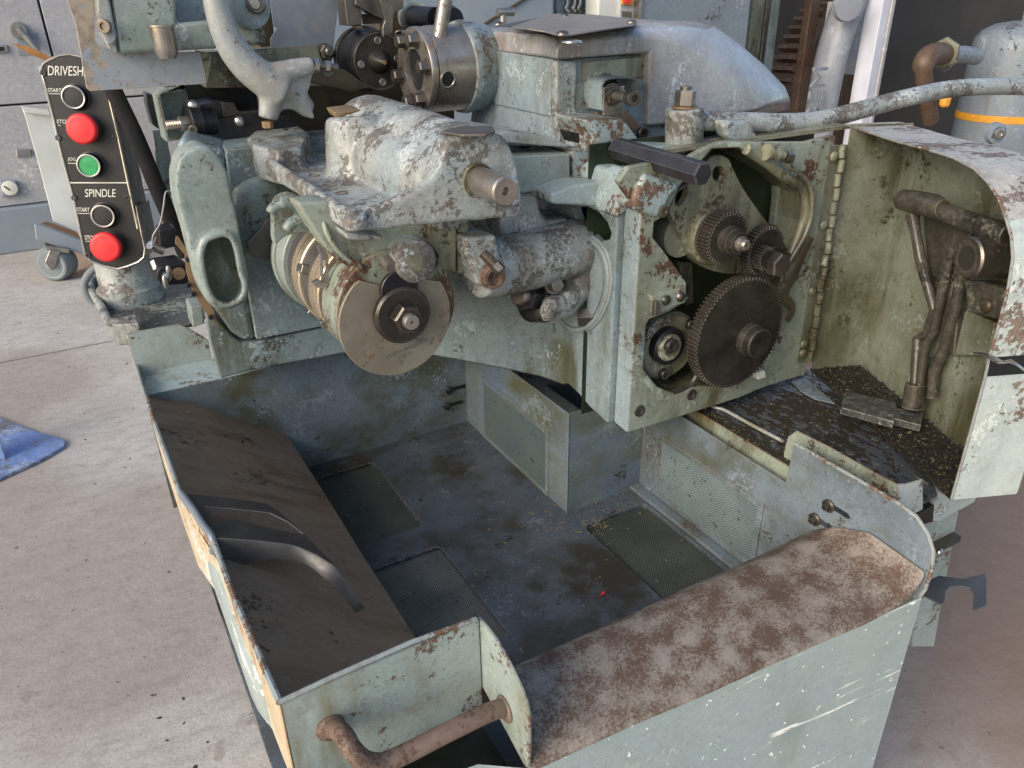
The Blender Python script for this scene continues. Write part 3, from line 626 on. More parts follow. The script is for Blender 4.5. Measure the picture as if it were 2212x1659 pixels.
# pivot boss with plug and grub screw
q0 = at(b2t(1185,615), y=.375); q1 = V((q0.x,.46,q0.z))
mb = MB().lathe(q0, (0,1,0), [(0,.028), (.003,.032), (.05,.034), (.1,.034)], 40); obj('pivot_boss', mb, M['worn'], mc)
mb = MB().lathe(q0, (0,-1,0), [(0,.0135), (.0015,.0135), (.002,0)], 24); obj('pivot_plug', mb, M['gearwall'], mc)
sockbolt('grub_screw', at(b2t(1290,612), y=.392), (.45,-1,.1), .0078, .008, M['dgear'], mc)
obj('slide_block', MB().prism(on([b2t(1270,340), b2t(1475,330), b2t(1470,690), b2t(1340,710), b2t(1335,560), b2t(1270,480)], y=.405), (0,.08,0)), M['gearwall'], mc, bevel=.003)
obj('slide_block', MB().prism(on([b2t(1480,330), b2t(1560,330), b2t(1560,690), b2t(1475,700)], y=.41), (0,.07,0)), M['gearwall'], mc, bevel=.003)
# ---- lever casting with square lug
YL = .42
def LP(x, y, d=0): return at(b3(x, y), y=YL+d)
mb = MB().tube([LP(330,850), LP(500,830,.01), LP(700,790,.02), LP(900,730,.03), LP(1060,690,.04)], [.047,.05,.05,.05,.052], 24)
mb.tube([LP(1040,620,.04), LP(1080,800,.035), LP(1060,960,.03), LP(960,1100,.02), LP(890,1150,.01)], [.036,.036,.034,.026,.018], 16)
mb.prism([LP(240,620,-.045), LP(470,600,-.045), LP(500,800,-.045), LP(520,880,-.045), LP(430,1000,-.045), LP(330,960,-.045), LP(250,740,-.045)], (0,.06,0))
obj('lever_casting', mb, M['worn'], mc, remesh=.0034, sm=4)
lc = LP(460,910,-.062); lb_ = MB().lathe(lc+V((0,.012,0)), (0,-1,0), [(0,.020), (.012,.0185), (.013,.0135), (.004,.013), (.004,0)], 28); obj('lug_bore', lb_, M['rust'], mc)
s0, s1 = LP(370,730,-.052), LP(460,820,-.07)
obj('adjusting_screw', MB().tube([s0.lerp(s1, i/16) for i in range(17)], [.0085 if i % 2 else .0072 for i in range(17)], 14), M['steel2'], mc)
hexbolt('screw_head', s1, s1-s0, .010, .014, M['steel2'], mc, washer=False)
hb = LP(1120,740,-.012); obj('oil_hole', MB().lathe(hb, (-.3,-1,.1), [(0,.010), (.003,.0095), (.0031,.0075), (-.004,.006)], 20), M['rust'], mc)
obj('arm_saddle', MB().prism(on([b3(490,530), b3(560,300), b3(780,285), b3(800,440), b3(850,500), b3(1000,480), b3(1060,560), b3(960,640), b3(540,690)], y=.465), (0,.1,0)), M['worn'], mc, bevel=.01, seg=3)
# cam roller, nut and worm bolt under the lever
rc0 = at(b3(620,1040), y=.43)
dr = (at(b3(880,1060), y=.47)-rc0).normalized()
obj('roller_stud', MB().lathe(rc0, dr, [(0,.014), (.003,.017), (.005,.015), (.008,.017), (.011,.015), (.014,.017), (.03,.017)], 24), M['steel2'], mc)
obj('roller_nut', MB().lathe(rc0+dr*.018, dr, [(0,.025), (.002,.027), (.026,.027)], 6, .2), M['black'], mc, smooth=25)
obj('cam_roller', MB().lathe(rc0+dr*.045+V((0,0,-.012)), dr, [(0,.030), (.003,.034), (.022,.034), (.0225,.0325), (.024,.0325), (.0245,.034), (.04,.034)], 40), M['black'], mc)
hexbolt('clamp_bolt', at(b3(880,960), y=.43), (-.2,-1,.3), .0135, .02, M['steel2'], mc)
hexbolt('clamp_bolt', at(b3(1070,1190), y=.44), (.9,-.9,.15), .02, .05, M['steel2'], mc, washer=False)
obj('clamp_tongue', MB().tube(catmull([at(b3(850,1195), y=.41), at(b3(835,1140), y=.41), at(b3(880,1100), y=.415), at(b3(960,1080), y=.42), at(b3(1010,1000), y=.44)], 4), [.012]*6+[.016]*6+[.022]*5, 14), M['worn'], mc)
# ---- cross slide block between tray and head
obj('cross_slide', MB().prism(on([b3(570,35), b3(600,240), b3(650,300), b3(1008,245), b3(1005,10), b3(600,30)], y=.455), (0,.16,0)), M['paint'], mc, bevel=.003)
obj('cross_slide_top', MB().prism(on([a3(440,1030), a3(1005,1075), a3(990,1050), a3(860,1000), a3(560,960), a3(470,960)], y=.47), (0,.14,0)), M['worn'], mc, bevel=.004)
q = at(a3(670,1083), z=at(a3(800,1080), y=.50).z); obj('bolt_recess', MB().lathe(q+V((0,0,.003)), Z, [(0,.011), (.0006,.011)], 20), M['dark'], mc)
obj('gib_block', MB().prism(on([a3(1018,1105), a3(1090,1085), a3(1180,1100), a3(1190,1340), a3(1035,1345)], y=.46), (0,.1,0)), M['rustpaint'], mc, bevel=.002)
obj('gib_wedge', MB().prism(on([a3(1040,960), a3(1125,985), a3(1175,1105), a3(1085,1085)], y=.50), (0,.06,0)), M['black'], mc, bevel=.001)
q = [a3(865,1375), a3(1350,1290), a3(1400,1200), a3(1600,1180), a3(1500,980), a3(1180,970), a3(1190,1340), a3(1100,1345), a3(900,1360)]
obj('slide_bridge', MB().prism(on([b3(870,300), b3(1030,240), b3(1370,190), b3(1460,100), b3(1480,200), b3(1400,280), b3(1370,360), b3(1345,480), b3(1290,460), b3(1200,395), b3(1050,385), b3(880,378)], y=.40), (0,.13,0)), M['rustpaint'], mc, bevel=.005)
obj('slide_bridge', MB().prism(on([b3(1190,170), b3(1190,-120), b3(1130,-230), b3(1400,-240), b3(1560,-20), b3(1430,110), b3(1370,190), b3(1200,215)], y=.45), (0,.13,0)), M['rustpaint'], mc, bevel=.005)
# split shoulder at the top of the housing corner
sh = MB(); c0 = at(b3(1430,330), y=.325)
obj('shoulder', MB().prism(on([b3(1335,480), b3(1345,330), b3(1400,150), b3(1550,140), b3(1500,260), b3(1465,400), b3(1370,470)], y=.345), (0,.12,0)), M['rustpaint'], mc, bevel=.008, seg=3)
obj('shoulder_cap', MB().prism(on([b3(1470,420), b3(1480,300), b3(1560,150), b3(1830,240), b3(1740,330), b3(1700,420), b3(1690,465), b3(1620,480), b3(1560,450)], y=.300), (0,.1,0)), M['rustpaint'], mc, bevel=.010, seg=3)
sockbolt('cap_screw', at(b3(1678,425), y=.2995), (0,-1,0), .0105, .004, M['steel2'], mc)
# ---- tray casting with barrel
DO, DN = V((.3,.34,1.238)), V((0,-.012,1)).normalized()
def dk(p, h=0): return atp(p, DO+Z*h, DN)
YT = .34
rimL = [(519,312), (560,341), (610,374), (660,407), (700,435), (732,458), (748,468)]
tc = MB()
deck = [(520,314), (545,285), (620,262), (720,262), (900,300), (985,340), (985,400), (885,420), (830,450), (775,470), (735,462), (650,402), (570,346)]
tc.prism([dk(p, -.020) for p in deck], (0,0,-.014))
inn = [dk(p, -.004)+V((.015,.006,0)) for p in rimL]
tc.prism([dk(p, -.004) for p in rimL]+inn[::-1], (0,0,-.022))
cr_ = dk((752,468), -.004)+V((.010,.004,0)); tc.cyl(cr_, cr_-Z*.020, .017, n=20)
tc.tube([dk((735,459), -.006)+V((.006,.003,0)), cr_-Z*.003, at((790,464), y=YT+.014), at((832,452), y=YT+.014), at((888,424), y=YT+.014), at((930,396), y=YT+.016)], [.010,.011,.009,.009,.009,.010], 12)
tc.tube([dk(p, -.005)+V((.006,.003,0)) for p in rimL], .0085, 12)
ff = [(738,470), (748,490), (760,499), (816,499), (906,489), (1037,475), (1120,472), (1132,442), (1118,352), (1096,300), (1066,283), (1000,288), (965,305), (952,352), (932,386), (885,412), (826,441), (780,456), (750,458)]
tc.prism([at(p, y=YT+.006) for p in ff], (0,.015,0))
tc.prism([at(p, y=YT+.006) for p in ff[5:15]], (0,.04,0))
BX, BZ = .450, 1.256
yb = .87
tc.lathe((BX+.006,YT+.01,BZ), (.012,1,0), [(0,.060), (.03,.066), (.2,.072), (yb-YT-.07,.074), (yb-YT-.035,.066), (yb-YT-.012,.045), (yb-YT-.002,.02), (yb-YT,.0)], 40)
tc.prism([(BX-.070,.42,1.2), (BX+.07,.42,1.2), (BX+.07,.80,1.2), (BX-.062,.80,1.2)], (.004,0,.062))
kb = dk((782,392), -.035); kt = at((768,251), y=kb.y+.012)
tc.lathe(kb, kt-kb, [(0,.072), (.012,.063), (.03,.058), ((kt-kb).length-.008,.052), ((kt-kb).length,.046)], 36)
tc.tube([kb+V((.03,.0,.045)), V((BX-.04,kb.y-.05,BZ-.012)), V((BX-.028,.40,BZ-.012)), V((BX-.01,.37,BZ-.01))], [.056,.058,.056,.050], 20)
tc.tube([kb+V((.03,.01,.012)), V((BX-.035,kb.y-.06,BZ-.040)), V((BX-.02,.40,BZ-.035))], [.060,.058,.050], 20)
# block at the back left and its pad
tc.prism([dk(p, .018) for p in ((562,272), (640,266), (668,285), (652,318), (600,326), (548,314), (532,296))], (0,0,-.06))
tc.prism([at(p, y=YT+.016) for p in ((1000,292), (1088,292), (1100,330), (1105,420), (1000,430))], (0,.12,0))
obj('tray_casting', tc, M['worn'], mc, remesh=.0036, sm=7)
obj('machined_pad', MB().prism([at(p, z=BZ+.0685) for p in [a2(1720,950), a2(1870,912), a2(2100,915), a2(2120,945), a2(2050,970), a2(1880,975)]], (0,0,-.004)), M['steel2'], mc, bevel=.001)
rod = V((BX, .26, BZ))
rp = at((1093,414), y=.262); rod = V((rp.x, .262, rp.z)); rr0 = rm(rod, 33)
mb = MB().lathe(rod, (0,1,0), [(.010,.0035), (.0005,.0062), (0,rr0-.0025), (.002,rr0), (.12,rr0)], 40); obj('arbor', mb, M['steel'], mc)
obj('bushing', MB().lathe((rod.x,YT+.001,rod.z), (0,1,0), [(0,rr0+.001), (-.0015,rr0+.0035), (.004,rr0+.0045), (.02,rr0+.0045)], 40), M['gearwall'], mc)
obj('top_pad', MB().prism([at(p, y=kt.y-.012) for p in [a2(945,815), a2(1100,795), a2(1155,805), a2(1040,840), a2(975,868)]], (0,.04,.004)), M['brass'], mc, bevel=.003)
for p in ((805,1278), (1005,1405)):
    q = dk(a2(*p), -.0205); obj('deck_screw', MB().lathe(q, DN, [(0,.010), (.0015,.010), (.002,.0075), (-.001,.0072)], 20), M['rust'], mc)
for p in ((520,918), (600,940), (660,910)):
    q = dk(a2(*p), .0185); obj('tapped_hole', MB().lathe(q, DN, [(0,.0055), (.0012,.0055)], 14), M['dark'], mc)
obj('tray_foot', MB().prism([at(p, y=YT+.03) for p in [b2t(660,400), b2t(940,420), b2t(940,450), b2t(800,465), b2t(680,450)]], (0,.05,0)), M['worn'], mc, bevel=.004)
rib = MB().tube(catmull([at(b2t(500,300), y=.42), at(b2t(540,420), y=.41), at(b2t(640,560), y=.405), at(b2t(780,650), y=.402)], 5), .004, 10); obj('guard_rib', rib, M['face'], mc)

# ---- forked arm casting
YA = .84
def A(p, d=0): return at(p, y=YA+d)
ac = MB()
ac.tube(catmull([A((462,-60)), A((466,0)), A((476,40)), A((495,90)), A((526,134)), A((565,168)), A((612,198))], 4), [.020,.020,.0205,.021,.021,.0215,.022,.022,.023,.023,.024,.024,.025,.026,.027,.027,.028,.029,.029,.030,.030,.031,.031,.032,.032], 16, flat=1.0)
ac.tube([A((590,165)), A((632,150)), A((676,140))], [.024,.018,.015], 16)
ac.tube([A((590,185)), A((584,225)), A((579,257))], [.027,.020,.0175], 16)
ac.prism([A(p) for p in spl([(560,165), (600,142), (668,152), (672,185), (664,205), (672,232), (682,258), (660,252), (640,240), (618,236), (604,246), (590,256), (575,256), (570,215)], 3, True)], (0,.030,0))
ac.tube([A((610,180), .012), A((645,215), .014), A((668,240), .016)], [.026,.021,.016], 16)
obj('forked_arm', ac, M['armgrey'], mc, remesh=.004, sm=7)
hexbolt('arm_foot_nut', A((577,262)), (0,0,-1), .010, .012, M['brass'], mc, washer=False)
q = A((677,139)); d_ = (A((710,143))-q).normalized()
hexbolt('lock_nut', q, d_, .012, .010, M['zinc'], mc, washer=False)
obj('stop_screw', MB().cyl(q, q+d_*.045, .006, n=14), M['steel2'], mc)
hexbolt('lock_nut', q+d_*.022, d_, .010, .009, M['zinc'], mc, washer=False)
sockbolt('block_screw', A((707,152), .02), (-.2,-1,.1), .012, .012, M['dgear'], mc)
obj('stop_block', MB().prism([at(p, y=.9) for p in ((660,160), (700,152), (745,150), (800,190), (760,200), (668,178))], (0,.05,0)), M['oilcast'], mc, bevel=.003)

# ---- black tool block with knurled dial (left)
YK = .95
def K(p, d=0): return at(a1(*p), y=YK+d)
obj('tool_block', MB().prism([K(p) for p in ((1488,872), (1905,820), (2100,840), (2130,1000), (1720,1062), (1525,1080))], (0,.10,0)), M['black'], mc, bevel=.002)
obj('tool_block', MB().prism([K(p, .004) for p in ((1460,760), (1605,730), (1615,855), (1490,870), (1478,840))], (0,.10,0)), M['black'], mc, bevel=.0015)
obj('clamp_block', MB().prism([K(p, .004) for p in ((1605,738), (1700,748), (1725,800), (1760,812), (1890,795), (1900,822), (1620,852))], (0,.11,0)), M['dgear'], mc, bevel=.0015)
obj('slide_bed', MB().prism([K(p, .12) for p in ((1330,620), (1520,610), (1850,600), (1880,800), (1700,800), (1400,840), (1380,760))], (0,.1,0)), M['black'], mc, bevel=.002)
dcn = K((1395,890), .01); dx = V((-1,-.12,0)).normalized()
obj('knurled_dial', MB().lathe(dcn-dx*.012, dx, [(0,.030), (.0,.034), (.018,.034), (.020,.031), (.020,.012)], 60), M['black'], mc)
obj('graduated_collar', MB().lathe(dcn-dx*.040, dx, [(0,.027), (.028,.027)], 48), M['black'], mc)
obj('dial_stud', MB().lathe(dcn+dx*.005, dx, [(0,.013), (.018,.013), (.018,.0085)]+[(.018+i*.0015, .0085-(i % 2)*.0012) for i in range(1, 18)], 18), M['steel'], mc)
for p in ((1480,842), (1400,765), (1735,880)): rivet('dome_screw', K(p, -.002), (-.3,-1,.1), .010, M['zinc'], mc)
sockbolt('dial_screw', K((1405,940), -.02), (-.4,-1,0), .008, .004, M['dgear'], mc)
hexbolt('block_bolt', K((1475,1010), -.002), (-.6,-1,0), .012, .012, M['dgear'], mc, washer=False)
ch = [K(p, .08) for p in ((1140,690), (1170,670), (1345,640), (1360,700), (1370,1000), (1225,1030), (1215,1000), (1150,720))]
obj('channel_bracket', MB().prism(ch, (0,.003,0)), M['paint'], mc, bevel=.001)
obj('bracket_flange', MB().prism([K(p, .02) for p in ((1140,700), (1165,690), (1230,1025), (1208,1030))], (0,.07,0)), M['paint'], mc, bevel=.001)
obj('bracket_flange', MB().prism([K(p, .03) for p in ((1150,690), (1180,664), (1340,640), (1330,615), (1310,622), (1325,660), (1190,680))], (0,.06,0)), M['paint'], mc, bevel=.001)

# ---- upper left cross head : grey guard, green gear box, cup
YU2 = .90
def U(p, d=0): return at(a1(*p), y=YU2+d)
obj('grey_guard', MB().prism([U(p, .03) for p in ((470,-120), (485,0), (548,180), (600,480), (628,640), (655,662), (1502,606), (1466,375), (870,385), (690,300), (680,-120))], (0,.004,0)), M['stained'], mc, bevel=.001)
obj('guard_return', MB().prism([U(p, .03) for p in ((1450,370), (1545,395), (1510,602), (1498,606))], (0,.05,0)), M['gearwall'], mc, bevel=.001)
obj('gear_box', MB().prism([U(p) for p in ((790,-150), (808,0), (862,395), (1560,355), (1700,330), (1930,330), (1940,250), (1900,190), (1850,160), (1500,150), (1290,165), (1270,-150))], (0,.12,0)), M['paint'], mc, bevel=.008, seg=3)
obj('gear_box_rib', MB().prism([U(p, -.004) for p in ((690,-150), (700,60), (735,250), (790,360), (862,395), (845,240), (795,-20), (790,-150))], (0,.05,0)), M['worn'], mc, bevel=.005, seg=3)
obj('box_recess', MB().prism([U(p, .045) for p in ((1250,-150), (1290,160), (1540,145), (1500,-150))], (0,.02,0)), M['side'], mc)
cu = U((1170,180), -.03); rc_ = rm(cu, 25)
obj('oil_cup', MB().lathe(cu, (0,0,-1), [(0,rc_*1.14), (.003,rc_*1.14), (.004,rc_), (.035,rc_), (.046,rc_*.9), (.052,rc_*.7)], 32), M['steel'], mc)
sockbolt('box_screw', U((760,190), -.006), (-.5,-1,0), .011, .006, M['steel2'], mc)
for (p, rr_, nme, m_) in (((1850,30), 20, 'bearing_cap', 'steel2'), ((1840,30), 11, 'cap_plug', 'zinc')):
    q = U(p, -.035 if rr_ > 15 else -.045); obj(nme, MB().lathe(q, (0,-1,0), [(0, rm(q, rr_)), (.012, rm(q, rr_)), (.015, rm(q, rr_*.8))], 28), M[m_], mc)
obj('shaft_hub', MB().lathe(U((1780,50), .0), (0,-1,0), [(0,.036), (.03,.036), (.034,.03)], 30), M['side'], mc)
obj('key_block', MB().prism([U(p, -.02) for p in ((1800,140), (1830,110), (1865,115), (1865,145), (1850,160), (1850,215), (1805,205))], (0,.03,0)), M['steel2'], mc, bevel=.001)
obj('fan_blade', MB().prism([U(p, -.03) for p in ((1700,-40), (1720,-40), (1735,60), (1715,65))], (0,.004,0)), M['brass'], mc)
obj('under_frame', MB().prism([U(p, .12) for p in ((1500,380), (2300,330), (2400,620), (1500,640))], (0,.06,0)), M['gearwall'], mc)
z1 = T(800, 0, 600)
obj('guard_plate', MB().prism([at(z1(*p), y=1.04) for p in ((960,-150), (970,0), (1020,370), (1070,405), (975,570), (1000,900), (1300,960), (1860,900), (1890,700), (1945,200), (1960,-150))], (0,.003,0)), M['sheet'], mc, bevel=.0006)
q = at(z1(1765,765), y=1.035); hexbolt('acorn_nut', q, (.1,-1,.1), .0150, .012, M['steel2'], mc, washer=True, dome=.012)
obj('frame_slab', MB().prism([at(z1(*p), y=1.12) for p in ((780,-150), (970,-150), (1080,1000), (2500,1100), (2600,-150), (2900,-150), (2900,900), (3650,900), (3650,2300), (900,2300))], (0,.1,0)), M['oilcast'], mc, bevel=.002)

# ---- spindle nose
z2 = T(1200, 0, 600)
cc_ = at(z2(1090,895), y=.93); rf = rm(cc_, 57)
def sp(y0, prof, mat, name, n=56): return obj(name, MB().lathe((cc_.x, y0, cc_.z), (0,-1,0), prof, n), M[mat], mc)
sp(1.03, [(0,rf*1.19), (.012,rf*1.22), (.016,rf*1.18)], 'dgear', 'spindle_flange')
sp(1.014, [(0,rf*1.12), (.03,rf*1.13), (.045,rf*1.04), (.05,rf*1.05), (.07,rf*1.04)], 'black', 'spindle_ring')
sp(.945, [(0,rf*1.0), (.0,rf*1.04), (.012,rf*1.04), (.015,rf*1.0), (.015,rf*.98), (.012,rf*.97), (.012,rf*.47)], 'dgear', 'spindle_nose')
sp(.936, [(0,rf*.44), (.006,rf*.44), (.030,rf*.06), (.0305,0)], 'dgear', 'collet')
sp(.9065, [(0,.0042), (.002,.004)], 'brass', 'collet_bore')
for a in (90, 185, 275, 5):
    q = V((cc_.x+rf*.74*cos(R(a)), .9325, cc_.z+rf*.74*sin(R(a))))
    obj('face_hole', MB().lathe(q, (0,-1,0), [(0,.0072), (.0008,.0072), (.0012,.006), (-.002,.0055)], 18), M['zinc'], mc)
for a in (20, 140, 260):
    q = V((cc_.x, .9365, cc_.z)); d = V((cos(R(a)), 0, sin(R(a))))
    mb = MB().tube([q+d*.006+V((0,-.027,0)), q+d*rf*.42+V((0,-.0062,0))], .0011, 6); obj('collet_slot', mb, M['dark'], mc)

# ---- turret
TA = V((-1,-.04,0)).normalized(); tcn = at((908,152), y=.84); tr = rm(tcn, 88)
obj('turret', MB().lathe(tcn, -TA, [(0,tr*.90), (.004,tr*.97), (.02,tr), (.078,tr), (.082,tr*1.02), (.09,tr*1.02)], 64), M['steel'], mc)
obj('turret_collar', MB().lathe(tcn-TA*.080, -TA, [(0,tr*1.0), (.002,tr*1.07), (.014,tr*1.10), (.02,tr*1.08), (.06,tr*1.0)], 56), M['side'], mc)
mb = MB().lathe(tcn, TA, [(0,tr*.99), (.010,tr*.99), (.013,tr*.96), (.013,tr*.50), (.004,tr*.47), (-.02,tr*.45)], 64); obj('turret_plate', mb, M['steel'], mc)
obj('turret_bore', MB().lathe(tcn+TA*.004, TA, [(0,tr*.46), (.001,tr*.46)], 40), M['dark'], mc)
tu = Z; tv = TA.cross(tu)
for a in (60, -12, -75, 170, 235, 110):
    q = tcn+TA*.013+(tu*sin(R(a))+tv*cos(R(a)))*tr*.75
    hexbolt('turret_bolt', q, TA, .0125, .018, M['steel2'], mc)
for p, rr_ in (((2075,1150), 23), ((1455,760), 10)):
    q = at(z2(*p), y=.755); d = (CAM-q).normalized()
    # find the surface of the turret along the sight line
    o = CAM; dd = ray(*z2(*p)); t = 1.0
    for k in range(4000):
        P_ = o+dd*t; rel = P_-tcn; ra = (rel-TA*rel.dot(TA)).length
        if ra < tr*1.001 and rel.dot(TA) < .02: break
        t += .0005
    nrm = (rel-TA*rel.dot(TA)).normalized(); sid = TA.cross(nrm); hr_ = rm(P_, rr_)*.72; az = rel.dot(TA)
    def surf(u_, v_, e):
        a_ = u_/tr; return tcn+TA*(az+v_)+(nrm*cos(a_)+sid*sin(a_))*(tr+e)
    rg = [surf(hr_*cos(2*pi*i/28), hr_*sin(2*pi*i/28), .0008) for i in range(28)]
    rg2 = [surf(hr_*.5*cos(2*pi*i/28), hr_*.5*sin(2*pi*i/28), .0006) for i in range(28)]
    mb = MB().sheet([rg+[rg[0]], rg2+[rg2[0]], [surf(0,0,.0005)]*29]); obj('tool_hole', mb, M['dark'], mc)
    obj('hole_rim', MB().tube(rg, .0016, 8, closed=True), M['steel'], mc)
r0, r1 = at(z2(1935,640), y=.80), at(z2(2050,-60), y=.80)
obj('clamp_rod', MB().lathe(r0, r1-r0, [(0, rm(r0,14.5)), ((r1-r0).length*.93, rm(r0,15.5)), ((r1-r0).length*.935, rm(r0,13))], 28), M['steel'], mc)
s0, s1 = at(z2(1560,240), y=1.06), at(z2(1900,265), y=.97)
obj('dark_shaft', MB().cyl(s0, s1, .0215, n=28), M['black'], mc)
obj('shaft_washer', MB().lathe(s0, (s1-s0), [(0,.036), (.006,.036), (.007,.033), (.007,.022)], 36), M['zinc'], mc)
obj('shaft_knob', MB().lathe(at(z2(2090,290), y=.95), (s1-s0), [(-.02,.026), (.0,.03), (.02,.024)], 28), M['black'], mc)
def Q(p, d=0): return at(z2(*p), y=.93+d)
obj('tool_post', MB().prism([Q(p, .03) for p in ((560,-150), (620,375), (755,375), (830,360), (830,170), (730,60), (720,-150))], (0,.05,0)), M['steel2'], mc, bevel=.002)
obj('brass_shoe', MB().prism([Q(p, .035) for p in ((755,372), (830,360), (842,415), (762,420))], (0,.03,0)), M['brass'], mc, bevel=.001)
obj('tool_holder', MB().prism([Q(p, .02) for p in ((730,-150), (735,75), (1020,230), (1150,290), (1310,200), (1440,110), (1430,-150))], (0,.03,0)), M['steel2'], mc, bevel=.002)
obj('cut_off_blade', MB().prism([Q(p, -.025) for p in ((1060,-150), (1120,120), (1165,300), (1130,400), (1140,540), (1185,500), (1275,490), (1290,300), (1290,-150))], (0,.012,0)), M['steel2'], mc, bevel=.0015)
obj('chip_brush_strip', MB().prism([Q(p, .05) for p in ((840,200), (1330,250), (1320,330), (860,350))], (0,.01,0)), M['oilcast'], mc, bevel=.001)

# ---- head block
XH = .722
hz0, hz1 = 1.12, 1.392
obj('head_body', MB().prism([(XH,.556,hz0), (.98,.556,hz0), (.98,.90,hz0), (XH,.90,hz0)], (0,0,hz1-hz0)), M['side'], mc, bevel=.010, seg=3)
obj('side_panel', MB().prism([at(a3(*p), x=XH-.004) for p in ((428,365), (880,432), (890,500), (890,850), (860,850), (470,762), (432,720))], (.006,0,0)), M['side'], mc, bevel=.003)
obj('side_panel', MB().prism([at(a3(*p), x=XH-.003) for p in ((470,785), (925,890), (925,1030), (440,925))], (.005,0,0)), M['side'], mc, bevel=.002)
obj('side_panel', MB().prism([at(a3(*p), x=XH-.003) for p in ((290,335), (395,350), (410,720), (440,760), (425,925), (280,880), (320,620))], (.005,0,0)), M['side'], mc, bevel=.002)
obj('corner_post', MB().prism(on([a3(905,440), a3(1060,440), a3(1050,770), a3(1075,960), a3(1080,1085), a3(1010,1080), a3(930,1030), a3(900,860)], y=.549), (0,.02,0)), M['worn'], mc, bevel=.005)
obj('stained_strip', MB().prism(on([a3(1105,448), a3(1565,408), a3(1562,562), a3(1105,600)], y=.551), (0,.01,0)), M['face'], mc, bevel=.0015)
obj('front_plate', MB().prism(on([a3(1040,600), a3(1562,565), a3(1560,1010), a3(1500,980), a3(1190,990), a3(1040,960), a3(1035,780)], y=.552), (0,.01,0)), M['side'], mc, bevel=.0015)
# silver top cover
YV = .535
cv = [a3(1300,405), a3(900,432), a3(904,345), a3(945,308), a3(1400,268), a3(1560,258), a3(1700,272), a3(1835,318), a3(2010,475), a3(2190,650), a3(2340,770), a3(2365,800), a3(1850,890), a3(1572,915), a3(1580,385)]
cvp = on(cv, y=YV)
z_top = at((1400,48), y=.66).z
bk = [None, V((.724,.62,1.392)), V((.726,.62,1.430)), V((.750,.62,z_top-.012))]+[at(p, y=.63) for p in ((1360,46), (1450,44), (1505,47), (1545,56), (1600,95), (1650,138), (1698,188), (1708,214), (1708,238))]
zz = bk[-1].z
bk += [V((cvp[13].x, .63, cvp[13].z)), V((cvp[14].x, .63, cvp[14].z))]; bk[0] = V((cvp[0].x, .63, cvp[0].z))
md = [a_.lerp(b_, .45)+V((0,-.012,.006 if 2 < i < 12 else 0)) for i, (a_, b_) in enumerate(zip(cvp, bk))]
fr_ = [V((.724,.89,p.z)) if i in (1, 2) else p+V((0,.26,0)) for i, p in enumerate(bk)]
mb = MB(); loops = [cvp, md, bk, fr_]; mb.sheet([l+[l[0]] for l in loops])
bmesh.ops.remove_doubles(mb.bm, verts=mb.bm.verts[:], dist=1e-5)
mb.bm.verts.ensure_lookup_table()
for l in (cvp, fr_):
    vs_ = [min(mb.bm.verts, key=lambda v: (v.co-p).length) for p in l]
    try: mb.bm.faces.new(vs_)
    except ValueError: pass
obj('top_cover', mb, M['cover'], mc, bevel=.009, seg=4)
zt = bk[5].z-.004
t5 = T(1700, 0, 800)
lidp = [at(t5(*p), z=zt+.004+h) for p, h in (((695,290),.006), ((850,300),.0), ((1060,325),.003), ((1230,352),.0), ((1400,400),.001), ((1520,390),0), ((1800,340),.003), ((2210,282),.0), ((2230,215),0), ((1740,165),.002), ((1240,155),0), ((1150,205),.003), ((900,235),.0))]
obj('lid_plate', MB().prism(lidp, (0,0,.0015)), M['platem'], mc, smooth=0)
for p in ((730,270), (1425,380), (2175,250), (1450,180)): rivet('lid_screw', at(t5(*p), z=zt+.007), Z, .009, M['steel2'], mc)
obj('cover_plug', MB().lathe(at(t5(1525,463), z=zt-.001), Z, [(0,.014), (.002,.013), (.003,.008)], 20), M['zinc'], mc)
fo = at(t5(775,255), z=zt+.004); mb = MB().cyl(fo, fo+Z*.022, .0065, n=16).cyl(fo+Z*.020-X*.012, fo+Z*.020+X*.022-Y*.004, .0075, n=14); obj('spray_fitting', mb, M['zinc'], mc)
# hood, bracket and stop screw
YH = .50
prof = [a3(1245,800), a3(1238,700), a3(1240,620), a3(1262,585), a3(1300,572), a3(1430,568), a3(1475,578), a3(1500,610), a3(1510,665)]
h0 = on(prof, y=YH); h1 = [p+V((0,.055,0)) for p in h0]; h1[0] = h1[0]+Z*.0
obj('hood', MB().sheet([h0, h1]), M['side'], mc, solid=.003, smooth=60)
obj('hood_back', MB().prism([p+V((0,.05,0)) for p in on([a3(1245,800), a3(1240,600), a3(1440,570), a3(1510,660), a3(1510,800)], y=YH)], (0,.003,0)), M['darkshade'], mc)
obj('stop_bracket', MB().prism(on([a3(1250,635), a3(1400,622), a3(1393,828), a3(1247,840)], y=YH-.004), (0,.004,0)), M['zinc'], mc, bevel=.0008)
q0 = at(a3(1310,690), y=YH-.004); q1 = at(a3(1450,712), y=YH-.085)
dq = (q1-q0).normalized()
hexbolt('stop_nut', q0, dq, .0155, .012, M['dgear'], mc)
obj('stop_thread', MB().tube([q0.lerp(q1, i/24) for i in range(25)], [.0082 if i % 2 else .0072 for i in range(25)], 14), M['steel'], mc)
obj('stop_cap', MB().lathe(q1-dq*.008, dq, [(0,.0115), (.001,.0125), (.02,.0125), (.0215,.0115), (.0215,.0065), (.012,.006)], 24), M['dgear'], mc)
obj('wear_patch', MB().prism(on([a3(1200,812), a3(1380,838), a3(1400,800), a3(1450,830), a3(1520,925), a3(1480,950), a3(1300,975), a3(1200,992), a3(1182,940)], y=.545), (0,.01,0)), M['brass'], mc, bevel=.002)
sockbolt('case_screw', at(a3(1518,965), y=.50), (0,-1,.1), .011, .010, M['dgear'], mc)
